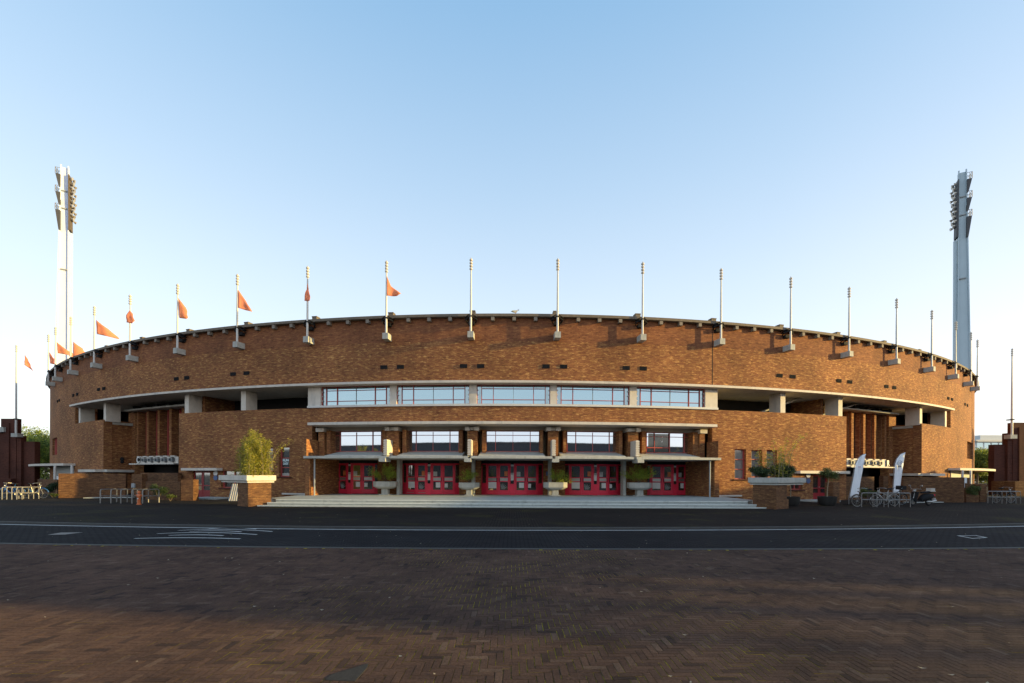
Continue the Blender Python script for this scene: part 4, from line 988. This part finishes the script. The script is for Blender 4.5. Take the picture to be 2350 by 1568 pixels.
# ------------------------------------------------------------------ four planters between the doors
def small_planter():
    root=thing('planter','','planter',(0,0,0),0,'concrete planters on the terrace')
    oc=lambda r,x,z:[(r*x*c_,r*s_,z) for c_,s_ in ((-1,-.38),(-.62,-.8),(.62,-.8),(1,-.38),(1,.38),(.62,.8),(-.62,.8),(-1,.38))]
    mb=MB(); mb.rings([oc(.40,1.05,.43),oc(.47,1.2,.45),oc(.62,1.28,.58),oc(.62,1.28,.92),oc(.55,1.28,.92),oc(.54,1.28,.80)]); mb.build('bowl',M['grey'],root,world=False)
    mb=MB(); mb.box(-.21,.21,-.2,.2,.06,.429); mb.box(-.34,.34,-.3,.3,0,.059); mb.build('foot',M['grey'],root,world=False)
    mb=MB(); mb.rings([oc(.54,1.27,.801),oc(.54,1.27,.86)]); mb.build('soil',M['soil'],root,world=False)
    return root
sp=small_planter(); SPX=[(885,'first planter from the left, holding a bushy yellow green shrub'),(1077,'second planter from the left, holding a small sparse shrub'),(1274,'third planter from the left, its shrub leaning over the right rim'),(1467,'fourth planter from the left, holding the widest rounded shrub')]
SHR=[((882,1086),(1.0,.6,.78),0,3600,'leaf_shrub','bushy upright yellow green shrub in the planter left of the second doors'),((1073,1090),(.62,.45,.66),0,1700,'leaf_shrub','small sparse shrub in the planter left of the middle doors'),((1284,1088),(.78,.55,.72),.28,2600,'leaf_shrub','shrub spilling over the right rim of the planter right of the middle doors'),((1468,1088),(1.12,.65,.74),0,4400,'leaf_shrub','wide rounded bright green shrub in the planter right of the fourth doors')]
for k,((px,lb),(sc_,rr,lean,n_,mt,sl_)) in enumerate(zip(SPX,SHR)):
    o=sp if k==0 else copy_tree(sp); ph=a(px,71.9); b=P(ph,71.9,TH+.001); o.location=b; o.rotation_euler=(0,0,ph); o['label']='grey concrete '+lb
    if k==1: o.scale=(.86,.86,.95)
    c=at(sc_[0],sc_[1],b.y); root=thing('shrub',sl_,'shrub',(b.x,b.y,TH+.85),0,'shrubs in the terrace planters')
    mb=MB()
    for j in range(6): mb.tube([(b.x,b.y,TH+.83),(b.x+.15*math.cos(j),b.y+.15*math.sin(j),TH+1.1),(c.x+.3*math.cos(j),c.y+.25*math.sin(j),c.z)],[.016,.012,.005],5)
    mb.build('stem',M['bark'],root)
    pts=branchy(int(n_*.62),(b.x,b.y,TH+.85),(c.x,c.y,c.z-.02),rr,40+k,20 if k!=1 else 12)
    if lean: pts[:,2]-=np.maximum(pts[:,0]-c.x-.1,0)**1.3*.9
    leaves('foliage',M[mt],root,pts,.115,2.4)
# ------------------------------------------------------------------ yard walls
def yard_wall(A,B,h,th,label,mat='brick_wall',cap=False):
    f=Fr(A,B); mb=MB(); f.box(mb,0,f.w,-th,0,0,h); return tag(mb.build('low_wall',M[mat]),label,'wall')
gp=lambda x,y: ground(x,y)
yard_wall(gp(134,1143.5),gp(288,1141.8),1.72,.34,'long low brick wall at far left behind the leftmost bare stands')
A=at(302,1140,33.2); yard_wall(A,A+Vector((.75,-.0,0)),1.70,.5,'brick gate pier right of the long low wall at left')
A,B=at(86,1130,39.5),at(131,1130,38.0); yard_wall(A,B,1.22,.3,'short low brick wall behind the round bush at far left')
A,B=at(334,1148,30.4),at(414,1148,29.6); yard_wall(A,B,1.22,.3,'low brick garden wall behind the orange hydrant')
A=at(415,1148,29.5); yard_wall(A,A+Vector((.8,.0,0)),1.36,.5,'sunlit brick pier beside the left red side door')
A,B=at(322,1100,34.6),at(408,1100,33.4); yard_wall(A,B,1.80,.3,'brick parapet closing the dark left stair opening')
yard_wall(gp(2072,1153),gp(2213,1153.5),1.72,.34,'long shaded low brick wall behind the scooter')
A=at(2215,1153,32.0); yard_wall(A-Vector((.0,.02,0)),A+Vector((.30,-.02,0)),1.70,.5,'narrow sunlit brick pier at the right end of the shaded wall')
A,B=at(2219,1140,33.0),at(2262,1140,33.6); yard_wall(A,B,1.25,.3,'sunlit brick wall behind the round bush at right')
A=at(2249,1150,32.0); yard_wall(A,A+Vector((.45,.0,0)),1.22,.5,'sunlit brick post left of the rightmost stands')
A,B=at(2217,1153.3,31.6),at(2247,1153.3,31.6); yard_wall(A,B,.50,.3,'low front wall of the planted bed under the round bush at right')
A,B=at(1926,1141,34.0),at(2006,1141,35.5); yard_wall(A,B,1.74,.3,'brick wall behind the left feather banner, lower part sunlit')
A=at(2027,1140,34.0); yard_wall(A,A+Vector((.36,0,0)),1.80,.4,'slim sunlit brick pier between the two feather banners')
A=at(1912,1150,29.5); yard_wall(A,A+Vector((.7,.4,0)),1.36,.5,'brick pier right of the right red side door')
for (x,y0,y1,d,lb) in ((136,1093,1100.5,32.0,'small white notice at the left end of the left low wall'),(2213,1096,1109,31.4,'white notice on the sunlit pier at the right end of the shaded wall')):
    A=at(x,y1,d); B=at(x,y0,d); mb=MB(); mb.box(A.x-.12,A.x+.12,d-.06,d-.03,A.z,B.z); mb.tube([(A.x,d-.01,A.z-.3),(A.x,d-.01,B.z)],.02,6)
    tag(mb.build('notice_board',M['paper']),lb,'notice')
b=gp(306,1142); root=thing('sign_post','thin grey post with a small box beside the left gate pier','post',(b.x,b.y,0))
mb=MB(); mb.tube([(b.x,b.y,0),(b.x,b.y,1.05)],.03,8); mb.build('post',M['steel'],root)
mb=MB(); mb.box(b.x-.1,b.x+.14,b.y-.08,b.y+.06,.72,1.02); mb.build('box',M['panel'],root)
for A,B,lb in ((ground(190,1144),ground(300,1143),'pale flat ramp slab at the foot of the left low wall'),(ground(2098,1154.6),ground(2168,1153.8),'pale flat slab at the foot of the shaded right wall')):
    f=Fr(A,B); mb=MB(); f.box(mb,0,f.w,-.7,-.05,0.002,.05); tag(mb.build('ramp',M['step']),lb,'ramp')
def bush(px,py,d,rr,label,seed,n=2600,mat='leaf_dark',leaf=.09,grp='low bushes by the yard walls'):
    c=at(px,py,d); root=thing('shrub',label,'shrub',(c.x,d,0),0,grp)
    mb=MB()
    for j in range(4): mb.tube([(c.x,d,0),(c.x+.2*math.cos(j*1.5),d+.2*math.sin(j*1.5),c.z)],[.025,.01],5)
    mb.build('stem',M['bark'],root); leaves('foliage',M[mat],root,blob(n,c,rr,seed,lumps=14),leaf,1.7)
bush(119,1120,32.6,(.55,.45,.42),'round dark green bush left of the left low wall',31)
bush(364,1124,29.0,(.52,.4,.38),'dark green bush behind the bare stands beside the hydrant',32)
bush(391,1139,28.9,(.4,.25,.13),'flat pale green tuft at the foot of the garden wall',33,700,'grass',.12)
bush(124,1136.5,31.6,(.35,.2,.12),'small pale green tuft under the round bush at far left',35,500,'grass',.12)
bush(2232,1126,31.9,(.50,.42,.46),'round dark bush in the walled bed at right',34,2600,'leaf_gloss')
bush(1988,1129,30.0,(.62,.4,.42),'dark green bush behind the parked bicycles',36,2800,'leaf_gloss')
# ------------------------------------------------------------------ tubs with standard trees
def tub_tree(px,py,crown,label,tl,seed):
    b=gp(px,py); root=thing('tub',tl,'tub',(b.x,b.y,0),0,'black tubs')
    mb=MB(); mb.lathe([(.36,0),(.46,.1),(.50,.5),(.52,.54),(.47,.54),(.46,.46)],20); mb.build('tub_wall',M['tub'],root,smooth=True,world=False)
    mb=MB(); mb.lathe([(.455,.40),(.455,.47)],20); mb.build('soil',M['soil'],root,world=False)
    c=at(crown[0],crown[1],b.y); t=thing('standard_tree',label,'tree',(b.x,b.y,.45),0,'clipped trees in tubs')
    mb=MB(); mb.tube([(b.x,b.y,.44),(b.x+.02,b.y,1.0),(c.x,c.y,c.z+.1)],[.028,.024,.02],8)
    for j in range(5): mb.tube([(c.x,c.y,c.z-.15),(c.x+.3*math.cos(j*1.3),c.y+.3*math.sin(j*1.3),c.z+.2)],[.014,.005],5)
    mb.build('trunk',M['tan'],t); leaves('crown',M['leaf_gloss'],t,blob(1900,c,crown[2],seed,lumps=13),.12,1.9)
tub_tree(1898,1160,(1904,1087,(.62,.55,.46)),'clipped glossy tree on a thin pale stem in front of the right red door','wide black tub in front of the right red side door',51)
tub_tree(1814,1161,(1808,1086,(.50,.45,.42)),'clipped tree half hidden behind the right trough','black tub standing right of the right trough pedestal',52)
# ------------------------------------------------------------------ stands, bicycles, scooter, hydrant, banners, board
def hoop():
    mb=MB(); r=.028; h=.80; W=1.0
    mb.tube([(0,0,0),(0,0,h-.08),(.025,0,h-.025),(.08,0,h),(W-.08,0,h),(W-.025,0,h-.025),(W,0,h-.08),(W,0,0)],r,8); mb.tube([(0,0,h*.52),(W,0,h*.52)],r*.9,8)
    return mb
def stands(lst, grp, where, names):
    o0=None
    for k,((x0,y0,x1,y1)) in enumerate(lst):
        A,B=gp(x0,y0),gp(x1,y1)
        if o0 is None: o=o0=hoop().build('bike_stand',M['steel'],None,smooth=True)
        else: o=o0.copy(); COL.objects.link(o)
        o.location=A; o.rotation_euler=(0,0,math.atan2(B.y-A.y,B.x-A.x)); o.scale=((B-A).length,1,1)
        tag(o,names[k],'bike stand',grp)
zz=lambda v:v*.2928
nm=['first','second','third','fourth','fifth']
stands([(zz(x),734.4+zz(1437+.8*k),zz(x+128),734.4+zz(1428+.8*k)) for k,x in enumerate((787,870,948,1035,1118))],'steel stands left of the steps','',[n+' bare steel stand from the left in the row by the orange hydrant' for n in nm])
stands([(x,1146.5,x+38.5,1145.0) for x in (4.5,15.5,27,38.5,50.5)],'steel stands at far left','',[n+' steel stand from the left in the row holding blue bicycles' for n in nm])
stands([(1928+.0911*x,1163.6,1928+.0911*(x+388),1164.2) for x in (540,825,1105,1380)],'steel stands by the banners','',['leftmost steel stand, in front of the dark bicycle','second steel stand, between dark and white bicycles','third steel stand, over the frame of the white bicycle','rightmost steel stand, next to the scooter'])
stands([(2178.7+.0729*x,1155.2,2178.7+.0729*(x+440),1156) for x in (1215,1360,1500,1655,1800)],'steel stands at far right','',[n+' steel stand from the left in the row before the right gatehouse' for n in nm])
def bicycle(col, fender=None, crate=False, chain=True):
    root=thing('bicycle','','bicycle',(0,0,0),0,'parked bicycles')
    R_=.34
    wh=MB(); ring=[(R_*math.cos(t*math.pi/14),0,R_*math.sin(t*math.pi/14)) for t in range(28)]; wh.tube(ring,.020,8,True)
    for k,x in enumerate((0,1.08)):
        w=wh.build('wheel',M['rubber'],root,smooth=True,world=False) if k==0 else w0.copy()
        if k==0: w0=w
        else: COL.objects.link(w)
        w.location=(x,0,R_)
        s=MB(); s.tube([(.31*math.cos(t*math.pi/14),0,.31*math.sin(t*math.pi/14)) for t in range(28)],.011,6,True)
        for t in range(12): s.tube([(.02*math.cos(t),.03*(-1)**t,.02*math.sin(t)),(.31*math.cos(t*math.pi/6),0,.31*math.sin(t*math.pi/6))],.003,4)
        s.tube([(0,-.05,0),(0,.05,0)],.025,8); s.build('rim',M['chrome'],w,world=False)
        f=MB(); f.tube([(.375*math.cos(q),0,.375*math.sin(q)) for q in [math.pi*(.08+.09*j) for j in range(10)]],.022,6); f.build('mudguard',fender or col,w,world=False)
    z=R_
    mb=MB(); bb=(.46,0,.29); st=(.36,0,.80); hd=(.90,0,.86); hl=(.94,0,.66)
    for p,q,r in ((bb,st,.018),(st,(.30,0,.97),.013),(bb,hl,.022),((.40,0,.62),hd,.016),(hd,hl,.02),(hl,(1.03,0,.45),.016),((1.03,0,.45),(1.08,0,z),.014),((0,0,z),bb,.012),((0,0,z),(.365,0,.76),.011),((0,.06,z),(.365,.02,.76),.009)): mb.tube([p,q],r,7)
    mb.build('frame',col,root,world=False)
    mb=MB(); mb.tube([hd,(.87,0,1.0),(.90,0,1.06)],.013,7); mb.tube([(.70,-.29,1.02),(.80,-.27,1.06),(.90,-.12,1.07),(.91,0,1.07),(.90,.12,1.07),(.80,.27,1.06),(.70,.29,1.02)],.012,7); mb.build('handlebar',M['chrome'],root,world=False)
    mb=MB(); mb.lathe([(.01,-.03),(.10,-.02),(.12,.02),(.06,.05),(.01,.05)],10); 
    mb.v=[(p[0]*1.25+.28,p[1]*.85,p[2]+.99) for p in mb.v]; mb.box(.34,.50,-.035,.035,.985,1.02); mb.build('saddle',M['black'],root,world=False)
    mb=MB(); mb.tube([(.46,-.07,.29),(.56,-.09,.18)],.012,6); mb.tube([(.46,.07,.29),(.36,.09,.40)],.012,6); mb.box(.52,.60,-.16,-.08,.165,.19); mb.box(.32,.40,.08,.16,.39,.415); mb.build('pedal_crank',M['black'],root,world=False)
    mb=MB(); mb.box(-.24,.20,-.07,.07,.735,.755); mb.tube([(-.2,.06,.74),(0,.06,z)],.007,5); mb.tube([(-.2,-.06,.74),(0,-.06,z)],.007,5); mb.build('carrier',M['black'],root,world=False)
    mb=MB(); mb.lathe([(.02,0),(.05,.02),(.05,.07),(.03,.09)],10); mb.v=[(p[2]+.92,p[1],p[0]+.88) for p in mb.v]; mb.build('headlamp',M['chrome'],root,world=False)
    if crate:
        mb=MB(); mb.box(.80,1.16,-.18,.18,.95,.97)
        for q in (.80,1.15): mb.box(q,q+.012,-.18,.18,.97,1.18)
        for q in (-.18,.17): mb.box(.812,1.15,q,q+.012,.97,1.18)
        mb.build('crate',M['black'],root,world=False)
    return root
def put(o,px,py,px2,label,flip=False,dy=0.0):
    A,B=gp(px,py),gp(px2,py); o.location=(A.x,A.y+dy,0); o.rotation_euler=(rad(3),0,math.atan2(B.y-A.y,B.x-A.x)); o['label']=label
put(bicycle(M['bikedark']),2008,1163.5,1966,'dark bicycle with brown reflectors leaning at the leftmost banner stand')
put(bicycle(M['chrome'],M['white']),2060,1162.5,2016,'silver white bicycle parked in the middle stands between the banners',dy=.25)
put(bicycle(M['black'],M['black'],True),2050,1160.5,2086,'black bicycle with raised handlebars parked left of the scooter',dy=.6)
put(bicycle(M['bikeblue'],M['bikeblue']),34,1145.0,-4,'blue bicycle at the left picture edge in the far left stands',dy=.3)
put(bicycle(M['chrome'],M['bikeblue']),40,1145.0,74,'silver and blue bicycle in the middle of the far left stands',dy=.55)
put(bicycle(M['black']),2295,1155.2,2338,'black bicycle in the stands before the right gatehouse',dy=.25)
def scooter():
    A=gp(2094,1161.5); root=thing('scooter','dark scooter with cream seat box and red tail light at the end of the stands','scooter',A,rad(8))
    bdy=M['black']
    for k,(x,nm_) in enumerate(((.02,'wheel'),(1.12,'wheel'))):
        mb=MB(); mb.tube([(x+.19*math.cos(t*math.pi/10),0,.24+.19*math.sin(t*math.pi/10)) for t in range(20)],.052,8,True); w=mb.build('wheel',M['rubber'],root,smooth=True,world=False)
        mb=MB(); mb.tube([(x,-.035,.24),(x,.035,.24)],.13,12); mb.build('rim',M['chrome'],w,world=False)
    def sweep(secs,name,mat):
        mb=MB(); rg=[]
        for x,z,hw,hh in secs: rg.append([(x,hw*math.cos(t*math.pi/5),z+hh*math.sin(t*math.pi/5)) for t in range(10)])
        mb.rings(rg); return mb.build(name,mat,root,smooth=True,world=False)
    sweep([(1.42,.62,.04,.03),(1.36,.60,.13,.13),(1.15,.56,.19,.20),(.85,.52,.20,.22),(.62,.45,.17,.20),(.5,.36,.15,.10)],'body',bdy)
    mb=MB(); mb.box(.08,.60,-.17,.17,.25,.31); mb.build('footboard',bdy,root,world=False)
    mb=MB(); mb.hexa([(.02,-.16,.30),(.12,-.16,.30),(.12,.16,.30),(.02,.16,.30)],[(.16,-.20,.86),(.24,-.20,.86),(.24,.20,.86),(.16,.20,.86)]); mb.build('leg_shield',bdy,root,world=False)
    mb=MB(); mb.tube([(.02,0,.24),(.12,0,.6),(.22,0,.98)],.03,8); mb.tube([(.24,-.32,1.0),(.2,0,1.02),(.24,.32,1.0)],.018,8); mb.build('handlebar',M['chrome'],root,world=False)
    for s in (-1,1):
        mb=MB(); mb.tube([(.22,s*.25,1.02),(.2,s*.33,1.20)],.008,5); mb.tube([(.20,s*.29,1.2),(.20,s*.40,1.22)],.045,8); mb.build('mirror',M['chrome'],root,world=False)
    sweep([(.60,.80,.05,.04),(.66,.80,.15,.05),(1.0,.82,.16,.06),(1.28,.84,.13,.06),(1.34,.84,.03,.03)],'seat',M['black'])
    mb=MB(); mb.box(1.10,1.40,-.17,.17,.86,.90); mb.box(1.12,1.38,-.15,.15,.90,1.06); mb.build('top_box',M['ledge'],root,world=False)
    mb=MB(); mb.box(1.40,1.45,-.10,.10,.60,.70); mb.build('tail_light',M['red'],root,world=False)
    mb=MB(); mb.hexa([(1.42,-.1,.32),(1.44,-.1,.32),(1.44,.1,.32),(1.42,.1,.32)],[(1.46,-.1,.48),(1.48,-.1,.48),(1.48,.1,.48),(1.46,.1,.48)]); mb.build('number_plate',M['paper'],root,world=False)
    mb=MB(); mb.tube([(.75,-.2,.26),(1.1,-.21,.27),(1.38,-.2,.34)],[.03,.055,.05],8); mb.build('exhaust',M['chrome'],root,world=False)
    mb=MB(); mb.lathe([(.02,0),(.08,.02),(.08,.06),(.05,.09)],12); mb.v=[(-p[2]+.12,p[1],p[0]+.90) for p in mb.v]; mb.build('headlight',M['chrome'],root,world=False)
scooter()
b=gp(319,1158.5); root=thing('hydrant','slim worn orange hydrant standing before the bare stands','hydrant',(b.x,b.y,0))
mb=MB(); mb.lathe([(.12,0),(.12,.04),(.085,.06),(.08,.42),(.10,.45),(.10,.50),(.07,.54),(.065,.62),(.09,.65),(.09,.70),(.04,.76)],14); mb.build('barrel',M['orange'],root,smooth=True,world=False)
for s in (-1,1):
    mb=MB(); mb.tube([(s*.06,0,.52),(s*.14,0,.52)],.045,8); mb.build('outlet',M['orange'],root,world=False)
mb=MB(); mb.tube([(0,-.06,.34),(0,-.095,.34)],.035,8); mb.build('plug',M['paper'],root,world=False)
# corrugated board leaning on the wall
def corrugated():
    q=[ground(523,1150.2),ground(548,1150.2)]; d=q[0].y; A=at(533,1110.5,d+.55); B=at(555,1110.5,d+.55); n=40; fr=[];bk=[]
    mb=MB(); lo=[];hi=[]
    for k in range(n+1):
        t=k/n; off=.035*math.sin(t*5.0*2*math.pi); lo.append(q[0].lerp(q[1],t)+Vector((0,off,.01))); hi.append(A.lerp(B,t)+Vector((0,off,0)))
    for k in range(n):
        mb.face([lo[k],lo[k+1],hi[k+1],hi[k]]); e=Vector((0,.02,0)); mb.face([lo[k+1]+e,lo[k]+e,hi[k]+e,hi[k+1]+e]); mb.face([lo[k],hi[k],hi[k]+e,lo[k]+e] if k==0 else [hi[k],hi[k+1],hi[k+1]+e,hi[k]+e])
    return tag(mb.build('corrugated_sheet',M['board']),'pale corrugated sheet leaning against the wall left of the left pedestal','sheet')
corrugated()
def feather(pix, pole, d, label, art):
    pts=[at(x,y,d) for x,y in pix]; c=gp(pole[0],1152); root=thing('feather_banner',label,'banner',(pts[0].x,d,0),0,'feather banners')
    import bmesh
    L=pts[:len(pts)//2]; Rr=pts[len(pts)//2:][::-1]; rows=26; mb=MB(); grid=[]
    def samp(Q,t):
        x=t*(len(Q)-1); i=min(int(x),len(Q)-2); return Q[i].lerp(Q[i+1],x-i)
    for k in range(rows+1):
        t=k/rows; l,r=samp(L,t),samp(Rr,t); row=[]
        for j in range(9):
            s=j/8; p=l.lerp(r,s); p=p+Vector((0,.07*math.sin(s*7+t*9)*math.sin(math.pi*s)+.03*math.sin(s*15-t*14)*math.sin(math.pi*s),0)); row.append(p)
        grid.append(row)
    for k in range(rows):
        for j in range(8): mb.face([grid[k][j],grid[k][j+1],grid[k+1][j+1],grid[k+1][j]])
    o=mb.build('cloth',M['banner'],root,smooth=True); m_=o.modifiers.new('thickness','SOLIDIFY'); m_.thickness=.006
    mb=MB(); path=[Vector((L[0].x-.02,d+.04,.02))]+[p+Vector((-.02,.04,0)) for p in L]; mb.tube(path,[.022]+[.016]*len(L),6); mb.build('mast',M['steel'],root)
    mb=MB(); p=path[0]; mb.tube([(p.x-.35,d+.04,.03),(p.x+.35,d+.04,.03)],.02,6); mb.tube([(p.x,d-.3,.05),(p.x,d+.38,.05)],.02,6); mb.build('cross_foot',M['black'],root)
    rowi=art[0]; l,r=grid[rowi][1],grid[rowi][7]; f=Fr(l,r)
    for (s0,s1,h0,h1,mt,nm_) in art[1]:
        g=MB(); f.box(g,f.w*s0,f.w*s1,.10,.108,l.z+h0,l.z+h1); g.build(nm_,M[mt],root)
    if art[2]:
        g=MB(); cc=f.p(f.w*.55,.11,l.z+.27); g.tube([cc+f.e*.14*math.cos(t*math.pi/9)+Vector((0,0,.14*math.sin(t*math.pi/9))) for t in range(18)],.02,5,True); g.tube([cc+f.e*.06*math.cos(t*math.pi/5)+Vector((0,0,.06*math.sin(t*math.pi/5))) for t in range(10)],.015,5,True); g.build('emblem',M[art[2]],root)
    return root
M['fadeblue']=plain('faded_blue_print',(.28,.36,.55),.7,var=.1); M['fadepink']=plain('faded_pink_print',(.55,.30,.42),.7,var=.1)
feather([(1950,1142.5),(1957,1105),(1964,1065),(1970,1053),(1977,1046),(1985,1042),  (1986.5,1043),(1983,1062),(1979,1085),(1975,1105),(1972,1125),(1970.5,1141.5)],(1950,1150),27.6,'white feather banner with a faint pink band, left of the two',(10,[(k*.11+.08,k*.11+.15,.0,.045,'fadepink','band_print') for k in range(8)],None))
feather([(2050,1132.5),(2052.5,1095),(2054,1065),(2059,1053),(2067,1043),(2075,1039.5),  (2077.5,1038.5),(2074,1060),(2070.5,1085),(2068,1103),(2066,1118),(2065,1131)],(2050,1150),29.2,'white feather banner with a blue ring emblem, right of the two',(10,[(k*.17+.06,k*.17+.17,.0,.07,'black','band_print') for k in range(5)],'fadeblue'))
# ------------------------------------------------------------------ gull on the coping
p=P(a(1181,73.1),73.1,H_TOP+.171); root=thing('gull','white gull sitting on the coping over the middle doors','gull',p,.4)
mb=MB(); 
rg=[]
for x,z,r in ((-.26,.16,.01),(-.18,.17,.05),(-.05,.19,.085),(.08,.22,.08),(.15,.28,.05),(.19,.335,.047),(.23,.34,.035),(.265,.335,.012),(.31,.325,.004)): rg.append([(x,r*math.cos(t*math.pi/4),z+r*math.sin(t*math.pi/4)) for t in range(8)])
mb.rings(rg); mb.build('body',M['white'],root,smooth=True,world=False)
for s in (-1,1):
    mb=MB(); mb.hexa([(-.30,s*.06-.01,.17),(.10,s*.08-.01,.16),(.10,s*.08+.012,.16),(-.30,s*.06+.012,.17)],[(-.2,s*.05-.01,.24),(.10,s*.07-.01,.27),(.10,s*.07+.012,.27),(-.2,s*.05+.012,.24)]); mb.build('wing',M['panel'],root,world=False)
    mb=MB(); mb.tube([(.02,s*.03,.13),(.02,s*.03,0)],.008,5); mb.build('leg',M['orange'],root,world=False)
# ------------------------------------------------------------------ trees and block beyond
for k,(px,d,H,cr,ch,lb) in enumerate(((72,92,10.8,5.0,10.6,'leafy tree with a sunlit top between the left gatehouse and the stadium'),(104,84,9.6,4.4,9.4,'dark leafy tree touching the left end of the stadium'),(52,120,14,6.5,13,'taller tree behind the left gatehouse'),(2242,84,7.6,4.0,6.6,'green tree touching the right end of the stadium'),(2266,90,6.0,4.2,5.4,'lower green tree before the glass apartment block'))):
    b=at(px,1090,d); tree(b.x,d,H,cr,ch,lb,60+k,.46,9500)
def block():
    D=170.0; x0,x1=at(2238,1000,D).x,at(2312,1000,D).x+14; h=at(2270,1013,D).z; root=thing('apartment_block','distant pale grey glass apartment block right of the stadium','apartment block',((x0+x1)/2,D,0))
    mb=MB(); mb.box(x0,x1,D,D+14,0,h); mb.build('wall',M['flat'],root)
    mb=MB(); mb.box(x0-.4,x1+.4,D-.8,D+14.4,h+.01,h+.5); mb.build('roof',M['white'],root)
    mb=MB(); mb.box(x0+3.4,x1,D+1.5,D+12,h+.51,h+2.4); mb.build('penthouse',M['flat'],root)
    nfl=5; fh=h/nfl
    for r in range(nfl):
        mb=MB(); mb.box(x0,x1+.2,D-.9,D-.002,r*fh+fh*.90,r*fh+fh*.97); mb.build('balcony',M['white'],root)
        for c in range(9):
            xa=x0+.6+c*2.75; mb=MB(); mb.box(xa,xa+2.2,D-.06,D-.003,r*fh+fh*.12,r*fh+fh*.82); mb.build('window',M['glass'],root)
block()
# ------------------------------------------------------------------ what stands out of the frame: it shades the square and shows in the glass
def outbuilding(x0,x1,y0,y1,h,label,mat='brick_dark'):
    root=thing('building',label,'building',((x0+x1)/2,(y0+y1)/2,0)); mb=MB(); mb.box(x0,x1,y0,y1,0,h); mb.build('wall',M[mat],root)
    mb=MB(); mb.box(x0-.3,x1+.3,y0-.3,y1+.3,h+.002,h+.25); mb.build('roof',M['towerdark'],root); return root
outbuilding(58,74,-.35,11.0,13.7,'tall brick house standing right of the square, outside the picture')
outbuilding(58,74,11.1,21.5,9.5,'lower brick house right of the square, outside the picture')
outbuilding(58,74,21.6,29.6,7.2,'third brick house right of the square, outside the picture')
outbuilding(58,74,29.7,36,5.4,'lowest brick house right of the square, outside the picture')
outbuilding(-150,140,-62,-46,9.35,'long dark block across the square behind the viewer','towerdark')
for k,(y,lb) in enumerate(((-2.9,'street tree with a high square crown right of the square, outside the picture'),)):
    root=thing('street_tree',lb,'tree',(58,y,0)); mb=MB(); mb.tube([(58,-3.42,0),(58,-3.42,5),(58,-3.42,9.3)],[.15,.14,.12],9); mb.tube([(58.2,-2.2,0),(58.2,-2.2,9.3)],[.24,.22],9); mb.tube([(58.1,-1.07,0),(58.1,-1.07,9.3)],[.2,.17],9); mb.build('trunk',M['bark'],root)
    g_=np.random.default_rng(5); pts=np.stack([g_.uniform(57,59.6,6000),g_.uniform(-3.5,-.3,6000),g_.uniform(9.0,14.0,6000)],1); leaves('crown',M['leaf_dark'],root,pts,.45,1.3)

# leaves and scraps of paper blown over the square
g_=np.random.default_rng(17); n_=170; yy=3.5+g_.random(n_)**.8*18; xx=g_.uniform(-1.1,1.1,n_)*yy
mb=MB()
for x,y in zip(xx,yy):
    if kerbn(x)-.2<y<kerbf(x)+.3: zq=-.047
    elif y<=kerbn(x)-.2: zq=-.024
    else: zq=.006
    r_=g_.uniform(.008,.026); an=g_.uniform(0,6.28); q=[(x+r_*math.cos(an+k*1.57)*(1.4 if k%2 else .7),y+r_*math.sin(an+k*1.57)*(1.4 if k%2 else .7),zq+.006*((k%2)+g_.random())) for k in range(4)]; mb.face(q)
M['scrap']=plain('pale_scraps',(.42,.36,.26),.8,var=.5,scale=.7)
tag(mb.build('litter',M['scrap']),'small pale leaves and scraps scattered over the paving','litter',kind='stuff')
